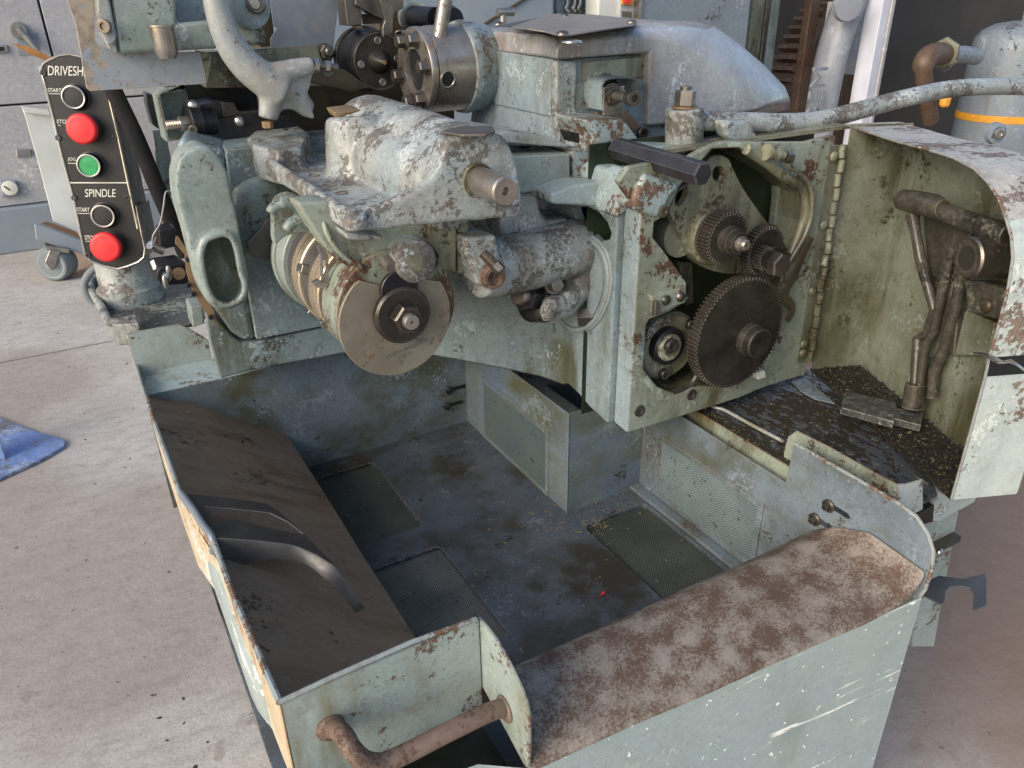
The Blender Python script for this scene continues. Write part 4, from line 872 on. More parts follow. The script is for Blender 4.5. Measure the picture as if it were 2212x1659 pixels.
# hex bar
e0 = at(a3(1345,1075), y=.42); e1y = at(a3(1973,1265), x=e0.x).y; e1 = at(a3(1973,1265), y=e1y); hr = rm(e1, 27)
mb = MB().lathe(e1, e0-e1, [(0,hr*.86), (.0015,hr), ((e0-e1).length,hr)], 6, R(32)); obj('hex_bar', mb, M['hex'], mc, smooth=20)
# lever with boss
bt = at(a3(1835,782), y=.40); bb_ = at(a3(1830,1060), y=.40)
obj('lever_boss', MB().lathe(bb_, bt-bb_, [(0,.030), (.004,.033), ((bt-bb_).length-.003,.032), ((bt-bb_).length,.029)], 32), M['worn'], mc)
mb = MB().lathe(bt, Z, [(0,.022), (.003,.022), (.003,.018)], 20); obj('lever_washer', mb, M['brass'], mc)
obj('lever_nut', MB().lathe(bt+Z*.003, Z, [(0,.0165), (.002,.018), (.024,.018), (.026,.0165)], 6, .4), M['zinc'], mc, smooth=25)
obj('lever_stud', MB().cyl(bt+Z*.02, bt+Z*.034, .0095, n=16), M['steel2'], mc)
lv = [((1490,262),.40), ((1560,262),.395), ((1628,264),.39), ((1700,265),.385), ((1780,258),.38), ((1872,234),.37), ((1964,210),.36), ((2055,192),.35), ((2147,187),.34), ((2240,190),.33), ((2400,210),.32)]
lp = catmull([at(p, y=y) for p, y in lv], 4)
obj('lever', MB().tube(lp, .0170, 16, flat=1.0), M['worn'], mc)
obj('lever_lug', MB().prism(on([a4(80,850), a4(270,850), a4(300,900), a4(335,960), a4(325,1040), a4(250,1045), a4(195,1030), a4(110,960)], y=.355), (0,.03,0)), M['worn'], mc, bevel=.008, seg=3)
obj('lever_seat', MB().prism(on([a3(1600,1060), a3(1950,1070), a3(2005,1060), a3(1990,1145), a3(1700,1110), a3(1580,1090)], y=.37), (0,.08,0)), M['rustpaint'], mc, bevel=.004)
obj('housing_roof', MB().prism([(.78,.325,1.262), (1.215,.325,1.262), (1.215,.5,1.262), (.78,.5,1.24)], (0,0,.006)), M['gearwall'], mc)
# ---- swing plate with slots
YS = .335
sw = spl([g4(880,262), g4(925,215), g4(990,205), g4(1050,235), g4(1078,300), g4(1150,440), g4(1230,560), g4(1345,715), g4(1480,900), g4(1400,1010), g4(1200,1060), g4(1000,1060), g4(830,1000), g4(740,890), g4(650,690), g4(618,600), g4(655,500), g4(750,420), g4(840,350)], 3, True)
sl1 = ellipse(g4(978,342), 14, 18, 16); sl2 = ellipse(g4(708,500), 11, 25, 16, .45)
obj('swing_plate', MB().prism(on(sw, y=YS), (0,.014,0), [on(sl1, y=YS), on(sl2, y=YS)]), M['gearwall'], mc, bevel=.004, seg=3)
def gdisc(name, p, y0, y1, rpx, mat, ch=.001, n=40, hole=0):
    c = at(p, y=y0); r = rm(c, rpx); L_ = y1-y0
    pr = [(0, r-ch), (ch, r), (L_, r)]
    if hole: pr = [(.006, r*hole*.95), (0, r*hole)]+pr
    return obj(name, MB().lathe(c, (0,1,0), pr, n), M[mat], mc)
def gear(name, p, y, rpx, n, th, mat='dgear', ph=0, parent=None):
    c = at(p, y=y); r = rm(c, rpx); pts, v = gear_profile(c, (0,1,0), r, r-.0052, n, th, ph=ph)
    o = obj(name, MB().prism(pts, v), M[mat], parent or mc, bevel=.0006, seg=1); return o, c, r
gdisc('boss_ring', g4(960,790), .318, .335, 66, 'gearwall', .004)
g1, c1_, r1_ = gear('change_gear', g4(1045,815), .272, 59, 42, .030)
g2, c2_, r2_ = gear('change_gear', g4(1322,905), .278, 55, 38, .022, ph=.04)
g3, c3_, r3_ = gear('pinion', g4(1330,960), .262, 27, 22, .018)
bg_, cb_, rb_ = gear('bull_gear', g5(950,768), .268, 127, 84, .024)
for (c, n_, m_, rs) in ((c1_, 'gear_hub', 'dgear', (.034,.021,.011)), (cb_, 'gear_hub', 'dgear', (.026,.024,.022))):
    pass
q = c1_
obj('gear_hub', MB().lathe(q, (0,-1,0), [(0,.024), (.004,.024), (.005,.021), (.009,.021), (.010,.0225), (.017,.0225), (.018,.020), (.018,.013)], 32), M['dgear'], g1)
obj('gear_shaft', MB().lathe(q+V((.0,-.012,0)), (0,-1,0), [(0,.0125), (.020,.0125), (.021,.0095), (.030,.0095), (.032,.008), (.0325,.0035), (.026,.002)], 28), M['steel'], g1)
obj('slotted_nut', MB().lathe(q+V((0,-.016,0)), (0,-1,0), [(0,.019), (.012,.019), (.012,.013)], 10, 0), M['dgear'], g1, smooth=30)
q = at(g4(1440,1010), y=.245)
obj('idler_nut', MB().lathe(q+V((0,.022,0)), (0,-1,0), [(0,.021), (.003,.0235), (.020,.0235), (.0225,.0205), (.0225,0)], 6, .15), M['steel2'], g3, smooth=25)
obj('idler_washer', MB().lathe(q+V((0,.027,0)), (0,-1,0), [(0,.030), (.006,.030)], 30), M['dgear'], g3)
q = at(g5(1000,795), y=.272)
obj('gear_hub', MB().lathe(q, (0,-1,0), [(0,.031), (.005,.031), (.006,.028), (.010,.028), (.011,.0305), (.014,.0305), (.0145,.0285), (.030,.0285), (.032,.0265), (.032,.006), (.028,0)], 40), M['dgear'], bg_)
# lower pocket with shaft end
gdisc('pocket_flange', g5(440,860), .345, .40, 78, 'gearwall', .006)
gdisc('bearing_ring', g5(445,865), .325, .345, 42, 'black', .003, hole=.75)
gdisc('bearing_shell', g5(450,870), .318, .345, 31, 'gearwall', .003, hole=.6)
gdisc('shaft_end', g5(462,858), .309, .34, 17, 'dgear', .003, hole=.45)
for p in ((575,690), (385,1050)): sockbolt('pocket_screw', at(g5(*p), y=.34), (0,-1,0), .010, .010, M['dgear'], mc)
for p in ((215,1322), (592,1205)): sockbolt('corner_screw', at(g5(*p), y=HY), (0,-1,0), .0115, .003, M['dgear'], mc)
obj('pocket_arc', MB().tube(catmull([at(g5(*p), y=.315) for p in ((290,1120), (370,1190), (470,1195), (580,1140), (640,1060))], 4), .005, 8), M['dgear'], mc)
# clamp block on the rib
obj('clamp_block', MB().prism(on([g5(305,490), g5(560,430), g5(555,540), g5(470,570), g5(345,635), g5(325,635), g5(330,540), g5(310,530)], y=.300), (0,.02,0)), M['face'], mc, bevel=.003)
for p, m_ in (((410,520), 'dgear'), ((515,495), 'steel2')): rivet('clamp_screw', at(g5(*p), y=.2995), (0,-1,0), .0095, M[m_], mc)
obj('clamp_pad', MB().prism(on([g5(335,535), g5(365,528), g5(362,625), g5(330,635)], y=.292), (0,.01,0)), M['steel2'], mc, bevel=.001)
# clutch drum and bracket glimpsed inside
mb = MB().cyl(at(g4(560,760), y=.40), at(g4(700,800), y=.345), .034, .036, 28); obj('inner_drum', mb, M['gearwall'], mc)
obj('inner_bracket', MB().prism(on([g4(685,975), g4(790,985), g4(800,1280), g4(745,1300)], y=.40), (0,.02,0)), M['gearwall'], mc, bevel=.003)
obj('inner_post', MB().prism(on([g4(1420,400), g4(1500,450), g4(1515,520), g4(1480,760), g4(1385,720)], y=.40), (0,.02,0)), M['face'], mc, bevel=.004)
# rounded rib and oil pipe on the right of the recess
ribp = catmull([at(g4(*p), y=.306) for p in ((1180,160), (1330,260), (1480,380), (1570,430), (1610,520), (1605,640), (1560,780), (1500,920))], 4)
obj('recess_rib', MB().tube(ribp, .010, 10), M['gearwall'], mc)
pp = catmull([at(g4(*p), y=.290) for p in ((1440,225), (1500,290), (1580,350), (1640,430), (1655,560), (1640,680), (1590,810), (1520,930), (1450,1060), (1430,1120))], 4)
obj('oil_pipe', MB().tube(pp, .0042, 10), M['gearwall'], mc)
f0 = at(g4(1320,180), y=.292)
obj('pipe_fitting', MB().lathe(f0, (1,-.15,-.25), [(0,.015), (.005,.015), (.005,.008), (.018,.008), (.019,.0105), (.027,.0105), (.028,.0065), (.04,.0065)], 20), M['gearwall'], mc)
obj('pipe_nut', MB().lathe(at(g4(1465,212), y=.285), (1,-.1,-.3), [(0,.010), (.013,.010)], 6), M['steel2'], mc, smooth=25)
hs = [at(g4(*p), y=.287) for p in ((1650,800), (1600,900), (1560,1000), (1500,1130), (1430,1230), (1480,1270), (1510,1330), (1470,1410))]
obj('leather_strap', MB().tube(catmull(hs, 4), .010, 8, flat=.25, up=(0,1,0)), M['oilcast'], mc)
obj('limit_switch', MB().prism(on([g5(1065,1050), g5(1130,1030), g5(1140,1080), g5(1080,1100)], y=.285), (0,.02,0)), M['cream'], mc, bevel=.002)

# ---- door of the gear case, swung open
door = obj('gear_case_door', MB().prism([(1.21,.312,.775), (1.315,.268,.775), (1.315,.268,1.27), (1.20,.312,1.272)], (.001,.003,0)), M['door_in'], mc)
RO = V((1.208,.315,1)); RT = V((-.18,-.435,0)).normalized(); RN = V((-RT.y, RT.x, 0))*(-1)
RN = V((.924,-.382,0)); DD = .112
def rimp(p, d=0): return atp(p, RO+RN*d, RN)
pf = [(1826,269), d6(960,0), d6(1290,110), d6(1500,165), d6(1700,230), d6(1850,310), d6(1950,410), d6(2020,520), d6(2080,680), d6(2115,800), d6(2125,950), d6(2095,1150), d6(2060,1300), d6(1990,1560), d7(1960,190), d7(1930,330), d7(1820,740), d7(1685,1220)]
P_ = [rimp(p) for p in pf]
bend = .012
ins = [[p for p in P_], [p+RN*(DD*.5) for p in P_], [p+RN*DD for p in P_]]
cen = sum(P_, V())/len(P_)
def outw(p, k=.003): 
    v = p-cen; v -= RN*v.dot(RN); return p+v.normalized()*k
obj('door_lining', MB().sheet(ins), M['door_in'], door, smooth=50)
outs = [[outw(p) for p in r] for r in ins]
obj('door_rim', MB().sheet([outs[0][8:], outs[1][8:], outs[2][8:]]), M['door_out'], door, smooth=50)
obj('door_roof', MB().sheet([outs[0][:9], outs[1][:9], outs[2][:9]]), M['door_top'], door, smooth=50)
obj('rim_edge', MB().tube([p.lerp(outw(p), .5) for p in P_], .0022, 8), M['rustpaint'], door)
bot = P_[-1]; hin_b = V((1.208,.315,.775))
obj('door_plate', MB().prism([p+RN*DD for p in P_]+[hin_b+RN*DD], RN*.003), M['door_in'], door)
fl = [bot, bot+RN*DD, hin_b+RN*DD, hin_b]
obj('door_floor', MB().prism([p-Z*.001 for p in fl], (0,0,-.003)), M['muck'], door)
def RP(p, d): return rimp(d6(*p), d)
def RP7(p, d): return rimp(d7(*p), d)
# seam and hinge
obj('hinge_leaf', MB().prism([at(p, y=.3095) for p in [d6(805,135), d6(900,128), d7(650,235), d7(565,240)]], (0,.0016,0)), M['door_in'], door, bevel=.0006)
PN = V((-.044,-.105,0)).normalized(); po = V((1.21,.312,1))-V((0,.002,0))
obj('hinge_leaf', MB().prism([atp(p, po, PN) for p in [d6(905,128), d6(1040,125), d6(1035,230), d6(870,1000), d7(775,228), d7(650,235)]], -PN*.0016), M['door_in'], door, bevel=.0006)
k0, k1 = at(d6(905,125), y=.304), at(d7(655,232), y=.304)
nk = 17
for i in range(nk):
    a, b = k0.lerp(k1, (i+.04)/nk), k0.lerp(k1, (i+.96)/nk); off = V((.0016 if i % 2 else -.0016, 0, 0))
    obj('knuckle', MB().lathe(a+off, b-a, [(0,.0050), (.001,.0062), ((b-a).length-.001,.0062), ((b-a).length,.0050)], 14), M['gearwall'], door)
for p in (d6(830,215), d6(755,712), d6(675,1190), d7(605,165), d7(612,98)): rivet('hinge_rivet', at(p, y=.308), (0,-1,0), .0100, M['gearwall'], door)
# casting inside the door
DM = M['oily']
obj('cast_knob', MB().tube([RP((1300,520),.05), RP((1330,528),.05), RP((1420,545),.055), RP((1560,575),.06), RP((1625,592),.062)], [.012,.018,.020,.020,.015], 18), DM, door)
obj('cast_bar', MB().tube([RP((1590,600),.065), RP((1850,700),.07), RP((2110,790),.075)], [.015,.017,.019], 8), DM, door, bevel=.003)
obj('cast_strut', MB().tube([RP((1400,620),.06), RP((1425,760),.065), RP((1460,950),.07), RP((1500,1100),.075), RP((1560,1330),.08)], [.013,.009,.010,.010,.008], 8, up=RN), DM, door, bevel=.002)
obj('guide_rod', MB().tube([RP((1560,1330),.085), RP((1510,1500),.085), RP7((1440,60),.085), RP7((1420,420),.08)], [.008,.009,.009,.009], 14), DM, door)
obj('guide_rod', MB().tube([RP((1700,880),.075), RP((1620,1180),.08), RP((1560,1480),.083), RP7((1500,100),.085), RP7((1450,440),.08)], [.006,.008,.008,.008,.008], 14), DM, door)
obj('guide_rod', MB().tube([RP((1790,900),.088), RP((1720,1300),.09), RP((1640,1600),.09), RP7((1560,300),.09), RP7((1545,490),.09)], [.009,.010,.010,.010,.009], 14), DM, door)
obj('cast_web', MB().prism([RP(p, .092) for p in ((1480,640), (1830,720), (1760,1100), (1700,1659), (1560,1500), (1500,900))], RN*.014), DM, door, bevel=.002)
obj('cast_lug', MB().prism([RP(p, .08) for p in ((1770,1110), (1900,1120), (2080,1180), (2060,1320), (2030,1375), (1990,1400), (1930,1375), (1790,1310))], RN*.028), DM, door, bevel=.006, seg=3)
obj('cast_pad', MB().prism([RP(p, .096) for p in ((1780,1330), (2000,1420), (1960,1659), (1700,1659))], RN*.012), M['door_in'], door, bevel=.003)
obj('rod_socket', MB().cyl(RP7((1425,390),.075), RP7((1405,560),.075), .017, .019, n=20), DM, door)
for k_ in range(40):
    pass
bc0 = RP((1800,950),.035)
obj('outboard_bearing', MB().lathe(bc0, RN, [(0,.0225), (.0,.030), (.003,.033), (.05,.034), (.075,.036)], 32), M['steel2'], door)
obj('bearing_race', MB().lathe(bc0-RN*.001, RN, [(0,.029), (0,.0205), (.018,.0190)], 32), M['dgear'], door, smooth=60)
obj('bearing_bore', MB().lathe(bc0+RN*.008, RN, [(0,.0195), (.001,.0195)], 24), M['dark'], door)
obj('bearing_bush', MB().lathe(bc0+RN*.0075, RN, [(-.002,.011), (-.002,.015), (0,.0155)], 24), M['steel2'], door)
rivet('casting_screw', RP((1945,1297),.079), -RN, .012, M['oilcast'], door)
obj('spring_clip', MB().tube(catmull([RP7((1870,165),-.004), RP7((1960,190),-.006), RP7((2050,235),-.006), RP7((2120,225),-.004), RP7((2230,300),.02)], 4), .0075, 8, flat=.25, up=(0,0,1)), M['zinc'], door)
obj('clip_slot', MB().prism([outw(P_[13].lerp(P_[14], .9), .0045), outw(P_[13].lerp(P_[14], .9), .0045)+RN*.09, outw(P_[14].lerp(P_[15], .9), .0045)+RN*.09, outw(P_[14].lerp(P_[15], .9), .0045)], RT*(-.001)), M['dark'], door)
# loose strap resting in the bottom
bar = [atp(d7(*p), V((0,0,.795)), Z) for p in ((925,445), (1280,520), (1290,565), (1478,600), (1465,690), (1270,640), (1270,665), (885,560), (905,470))]
obj('bottom_bar', MB().prism(bar, (0,0,-.014)), M['traydark'], door, bevel=.001)

# ---- drip tray beside the pan
drip = [(.914,.46,.744), (.914,.06,.744), (.932,.055,.744), (.93,-.085,.744), (1.06,-.085,.744), (1.25,.10,.744), (1.25,.44,.744)]
obj('drip_tray', MB().prism(drip, (0,0,-.004)), M['oil'], mc)
XT = .932
tw = [d7(460,1000), d7(470,860), d7(500,770), d7(560,730), d7(800,850), d7(1100,1020), d7(1290,1120), d7(1300,1350), d7(560,1150)]
tt = [at(p, x=XT) for p in tw]
obj('tray_wall', MB().prism(tt, (.003,0,0)), M['face'], mc, bevel=.001)
e = at(d7(1290,1120), x=XT); 
ft = [e, at(d7(1360,1117), y=e.y), at(d7(1480,1082), y=e.y), at(d7(1480,1300), y=e.y), at(d7(1300,1400), y=e.y)]
obj('tray_end', MB().prism(ft, (0,.003,0)), M['door_out'], mc, bevel=.001)
ft = [at(d7(*p), y=e.y+.03) for p in ((1480,1082), (1600,1175), (1700,1225), (1875,1200), (1850,1250), (1740,1310), (1590,1390), (1540,1380), (1560,1180))]
obj('tray_support', MB().prism(ft, (0,.02,0)), M['door_out'], mc, bevel=.001)
obj('support_leg', MB().prism([at(d7(*p), y=e.y+.035) for p in ((1430,1380), (1740,1310), (1560,2300), (1400,2300))], (0,.2,0)), M['pan'], mc, bevel=.002)
obj('gap_shadow_plate', MB().prism([at(d7(*p), y=e.y+.025) for p in ((1420,1340), (1560,1270), (1550,1390), (1480,1410))], (0,.01,0)), M['darkshade'], mc)
obj('angle_bracket', MB().prism([at(d7(*p), z=.60) for p in ((1540,1540), (1700,1460), (1760,1500), (1750,1530), (1590,1610), (1555,1590))], (0,0,-.004)), M['oilcast'], mc, bevel=.0008)
rivet('bracket_rivet', at(d7(1600,1615), y=e.y+.0), (0,-1,0), .008, M['zinc'], mc)
k6 = T(3400, 1900, 632)
def kx(x, y): return (1865.3+x*632/1003/1.8228, 1042.4+y*632/1003/1.8228)
ck = [kx(345,640), kx(470,580), kx(620,600), kx(760,565), kx(772,600), kx(772,770), kx(680,805), kx(690,690), kx(660,655), kx(600,645), kx(545,650), kx(515,680), kx(510,740), kx(490,765), kx(370,700)]
obj('cup_clip', MB().prism([at(p, z=.56) for p in ck], (0,0,-.003)), M['guard'], pan, bevel=.0008)
# channel strip and curb between pan and tray
obj('channel_wall', MB().bb((.911,.062,.68), (.914,.462,.749)), M['face'], mc)
obj('channel_floor', MB().prism([(.9145,.45,.7465), (.9145,.085,.7465), (.94,.085,.7465), (.94,.45,.7465)], (0,0,-.002)), M['muck'], mc)
obj('gap_shade_strip', MB().bb((.8945,.0,.60), (.911,.462,.604)), M['dark'], mc)  # near-black strip put in for the shade deep in this gap
cb = catmull([at(d7(*p), z=.752) for p in ((-300,390), (-60,545), (40,580), (240,690), (470,810))], 4)
obj('channel_curb', MB().tube(cb, .0035, 8), M['pan'], mc)
obj('corner_sheet', MB().prism([at(d7(*p), z=.7475) for p in ((525,370), (620,340), (840,530), (700,500), (590,440))], (0,0,-.002)), M['panwall'], mc)
# ================================================================== LOOSE GUARD hooked over the pan wall
GO, GN = V((-.012,.35,.806)), V((.34,0,1)).normalized()
def gp(p, h=0): return atp(T3(*p), GO+Z*h, GN)
lg = thing('bent_guard', 'black bent steel guard with a long slot hooked over the pan side wall', 'guard', gp((300,250)))
go = [(18,58), (120,66), (260,80), (480,112), (545,150), (620,215), (700,292), (760,350), (850,440), (845,452), (750,392), (640,345), (560,330), (400,312), (188,300), (100,180)]
gh = [(150,130), (300,142), (420,155), (500,165), (600,215), (680,278), (560,258), (440,232), (330,205), (230,215), (190,190)]
obj('top_plate', MB().prism([gp(p) for p in go], (0,0,-.003), [[gp(p) for p in gh]]), M['guard_dark'], lg, bevel=.0012)
up_ = [(188,300), (280,305), (400,313), (560,331), (640,345), (750,388), (850,452), (930,560), (1015,680)]
lo_ = [(225,430), (285,492), (400,430), (520,412), (620,420), (710,450), (800,520), (880,600), (965,706)]
hz = [0, 0, 0, 0, 0, -.003, -.008, -.035, -.07]
r0_ = [gp(p, h) for p, h in zip(up_, hz)]; r1_ = [at(T3(*q), y=p.y-.002) for p, q in zip(r0_, lo_)]
r0_ = catmull(r0_, 3); r1_ = catmull(r1_, 3)
obj('curved_leg', MB().sheet([r0_, r1_]), M['guard'], lg, solid=.004, smooth=60)
obj('rolled_edge', MB().tube(catmull([gp((18,58)), gp((80,140)), gp((130,220)), gp((188,302)), at(T3(195,380), y=gp((188,300)).y)], 4), .0055, 10), M['sheet'], lg)  # bright sheet metal paints the highlight along the bend of the black guard
obj('outer_flap', MB().prism([gp((18,58)), gp((188,300)), gp((188,300), -.05), gp((18,58), -.03)], (-.003,0,0)), M['sheet'], lg)  # same bright metal, painting the highlight on the flap

# ================================================================== CONTROL PEDESTAL
PNM = V((-.36,-.93,.10)).normalized(); PO = at((200,400), y=1.22)
def pa(p, d=0): return atp(p, PO+PNM*d, PNM)
def u2(x, y): return (x*.2646, 219.4+y*.2646)
ped = thing('control_pedestal', 'black push-button pedestal marked SPINDLE standing in an oily tray', 'control panel', V((PO.x+.05, PO.y+.05, .8)))
po_ = [a1(298,510), a1(310,465), a1(350,438), a1(430,402), a1(505,393), a1(590,410), a1(660,450), a1(720,520), a1(780,660), a1(860,1000), a1(930,1330), a1(1000,1659), u2(1110,850), u2(1150,1040), u2(1185,1200), u2(1175,1270), u2(1130,1310), u2(1040,1345), u2(960,1366), u2(840,1340), u2(740,1300), u2(695,1250), u2(660,1080), u2(610,820), u2(555,620), u2(500,420), u2(440,150), a1(320,600)]
def shr(pts, k):
    c = sum(pts, V())/len(pts); return [p+(c-p).normalized()*k for p in pts]
body = [pa(p, -.004) for p in po_]
obj('housing', MB().prism(body, -PNM*.10), M['oilcast'], ped, bevel=.004)
obj('trim_edge', MB().tube([pa(p, .0005) for p in po_], .0028, 8, closed=True), M['zinc'], ped)
plate_ = obj('button_plate', MB().prism(shr([pa(p, .001) for p in po_], .003), -PNM*.004), M['blackpl'], ped)
dv = [pa(a1(500,1327), .0015), pa(a1(928,1327), .0015)]
obj('divider_line', MB().tube(dv, .0014, 6), M['white'], plate_)
def lab(s, p0, p1, hpx, bold=True):
    q0, q1 = pa(p0, .0018), pa(p1, .0018); v_ = pa((p0[0], p0[1]-hpx), .0018)
    o = text('lettering', s, 1, V((0,0,0)), X, Y, M['white'], plate_, ext=.0, bold=False)
    xs = [v.co.x for v in o.data.vertices]; ys = [v.co.y for v in o.data.vertices]; W = max(xs)-min(xs); H = max(ys)-min(ys); x0, y0 = min(xs), min(ys)
    yd = (v_-q0); yd = yd
    for v in o.data.vertices:
        a, b = (v.co.x-x0)/W, (v.co.y-y0)/H; v.co = q0+(q1-q0)*a+yd*b
    if bold:
        m = o.modifiers.new('s', 'SOLIDIFY'); m.thickness = .001
lab('DRIVESHAFT', a1(348,547), a1(722,553), 21)
lab('START', a1(346,668), a1(445,670), 8.5); lab('STOP', a1(412,896), a1(500,898), 8.5); lab('JOG', a1(492,1172), a1(548,1175), 9)
lab('SPINDLE', a1(617,1430), a1(838,1430), 17); lab('START', a1(557,1537), a1(650,1538), 9); lab('STOP', b1t(63,448), b1t(136,450), 9)
for p, q in ((a1(355,680), a1(435,682)), (a1(420,910), a1(440,912)), (a1(495,1185), a1(552,1187)), (a1(562,1550), a1(650,1550)), (b1t(68,460), b1t(110,462))):
    obj('underline', MB().tube([pa(p, .0018), pa(q, .0018)], .0007, 6), M['white'], plate_)
def button(p, rpx, h, face, lbl, red=False):
    b0 = pa(p, .0); r = rm(b0, rpx)
    b = obj('push_button', MB().lathe(b0, PNM, [(0,r*1.18), (.004,r*1.18), (.005,r*1.05), (h,r), (h+.001,r*.96), (h+.001,r*.86), (h-.001,r*.84)], 32), M['blackpl'], ped, label=lbl)
    if red:
        obj('mushroom_head', MB().lathe(b0+PNM*h*.8, PNM, [(0,r*.8), (.004,r*1.15), (.008,r*1.27), (.014,r*1.27), (.018,r*1.18), (.0195,r*1.0), (.019,r*.85), (.0197,r*.75), (.0192,r*.55), (.0199,r*.45), (.0195,r*.25), (.02,0)], 40), M['red'], b, smooth=50)
    else:
        obj('chrome_ring', MB().lathe(b0+PNM*h, PNM, [(0,r*1.0), (.0025,r*.99), (.003,r*.93), (.0025,r*.87), (0,r*.86)], 32), M['zinc'], b)
        obj('button_face', MB().lathe(b0+PNM*(h-.003), PNM, [(0,r*.85), (.003,r*.83), (.0035,r*.5), (.0036,0)], 28), M[face], b)
button((166,210), 24, .018, 'blackpl', 'black START button under DRIVESHAFT')
button(a1(632,930), 25, .020, 'red', 'upper red mushroom stop button', True)
button((199,356), 24, .020, 'green', 'green JOG button with a metal ring')
button(a1(768,1560), 24, .018, 'blackpl', 'black START button under SPINDLE')
button((239,528), 25, .022, 'red', 'lower red mushroom STOP button', True)
for p in (a1(425,1000), a1(833,1000), a1(540,1435), a1(928,1435), b1t(88,560), b1t(462,560), a1(315,530)):
    sockbolt('panel_screw', pa(p, .001), PNM, .0058, .003, M['black'], ped)
m_ = lambda x, y: (164.6+x*.2594, 493.7+y*.2594)
cb0 = at(m_(430,440), y=1.29)
obj('pedestal_foot', MB().lathe((cb0.x, cb0.y, .86), Z, [(0,.074), (.036,.070), (.040,.065), (.044,.062), (.13,.060)], 36), M['worn'], ped)
# oily tray under it
zt_ = .882
trl = spl([m_(120,470), m_(150,540), m_(210,650), m_(265,750), m_(300,785)], 4)+[m_(400,775), m_(500,745), m_(540,835), m_(640,830), m_(850,790), m_(960,740), m_(1100,640), m_(1200,420), m_(1000,330), m_(700,330), m_(400,330), m_(200,380)]
tro = [at(p, z=zt_) for p in trl]; tro = [V((p.x, max(p.y, YU+.012), p.z)) for p in tro]
obj('tray_floor', MB().prism([p-Z*.018 for p in tro], (0,0,-.006)), M['traydark'], ped)
rimt = [at(p, z=zt_) for p in spl([m_(200,400), m_(125,430), m_(118,480), m_(160,570), m_(215,660), m_(262,760), m_(300,782), m_(400,770), m_(490,745)], 4)]
obj('tray_back', MB().prism([tro[-1]+V((0,.0,-.02)), tro[-1]+V((0,0,.02)), tro[-3]+V((0,-.02,.02)), tro[-3]+V((0,-.02,-.02))], (0,-.012,0)), M['worn'], ped, bevel=.003)
obj('tray_rim', MB().tube(rimt, .009, 12), M['worn'], ped)
obj('tray_skirt', MB().sheet([rimt, [p-Z*.05+X*.004 for p in rimt]]), M['paint'], ped, solid=.006)
obj('corner_lug', MB().prism([at(m_(*p), z=zt_+.004) for p in ((280,745), (470,730), (510,750), (525,785), (300,800))], (0,0,-.05)), M['worn'], ped, bevel=.005)
for p in ((408,752), (448,752)): obj('lug_hole', MB().lathe(at(m_(*p), z=zt_+.0042), Z, [(0,.005), (.0006,.005)], 12), M['dark'], ped)
obj('small_bracket', MB().prism([at(m_(*p), y=1.0) for p in ((950,650), (1050,640), (1070,790), (975,830))], (0,.06,0)), M['paint'], ped, bevel=.003)
# arms and strap beside the pedestal
bs = thing('black_strap', 'long black strap running down behind the push-button pedestal', 'strap', at((320,380), y=1.12))
obj('strap_band', MB().tube(catmull([at(p, y=1.12) for p in ((240,185), (262,230), (300,310), (345,420), (380,500), (402,555))], 4), .017, 10, flat=.3, up=(0,1,0)), M['blackpl'], bs)
wa = thing('lever_arm', 'pale curved lever arm leaning beside the black strap', 'lever', at((350,330), y=1.3))
obj('arm', MB().tube(catmull([at(p, y=1.3) for p in ((344,282), (350,320), (358,380), (375,430), (392,450))], 4), [.014]*5+[.016]*6+[.013]*6, 12, flat=.6, up=(0,1,0)), M['paint'], wa)
obj('arm_bracket', MB().prism([at(p, y=1.33) for p in ((316,200), (345,212), (352,260), (362,292), (330,270), (318,225))], (0,.06,0)), M['guard'], wa, bevel=.002)
hl = thing('grey_hose', 'grey hose looping out behind the pedestal foot', 'hose', at((190,600), y=1.35))
obj('hose', MB().tube(catmull([at(p, y=1.35) for p in ((230,572), (205,580), (188,598), (182,618), (190,640), (205,655))], 5), .009, 12), M['tyre'], hl)

# ---- stroke counter on the brass strip
ct = thing('stroke_counter', 'small black mechanical counter with a wing nut beside the brass strip', 'counter', at((375,580), y=.90))
cf = [m_(672,365), m_(690,335), m_(730,310), m_(915,282), m_(935,300), m_(945,445), m_(935,462), m_(745,480), m_(700,460), m_(675,420)]
c_ = on(cf, y=.90)
obj('case', MB().prism(c_, (-.012,.055,.004)), M['black'], ct, bevel=.003, seg=3)
w0 = at(m_(755,395), y=.899)
wn = obj('wing_nut', MB().lathe(w0, (0,-1,0), [(0,.009), (.008,.008), (.010,.005)], 16), M['zinc'], ct)
obj('wing', MB().ball(at(m_(772,355), y=.89), .0075, (.7,.4,1.5)), M['zinc'], wn); obj('wing', MB().ball(at(m_(742,448), y=.89), .0085, (.6,.4,1.7)), M['zinc'], wn)
obj('round_plug', MB().lathe(at(m_(855,375), y=.8995), (0,-1,0), [(0,.012), (.0015,.012), (.002,.010), (.002,.002), (.003,.0015)], 24), M['brass'], ct)
obj('window', MB().prism([p+V((-.0015,0,.0)) for p in (at(m_(622,275), y=.93), at(m_(650,258), y=.93), at(m_(680,330), y=.91), at(m_(650,345), y=.91))], (.001,.002,0)), M['white'], ct)
obj('counter_arm', MB().tube([at(m_(730,190), y=.94), at(m_(650,160), y=.94), at(m_(615,135), y=.935)], [.008,.008,.009], 12), M['zinc'], ct)
obj('pull_wire', MB().tube(catmull([at(p, y=.93) for p in (m_(625,140), m_(665,70), m_(640,130), m_(640,60), b1t(610,330), b1t(635,200), b1t(650,105), b1t(690,90), b1t(730,35))], 5), .0014, 6), M['zinc'], ct)
obj('rear_block', MB().prism([at(m_(*p), y=.99) for p in ((690,20), (800,-10), (830,10), (830,150), (700,180))], (0,.05,0)), M['black'], ct, bevel=.002)

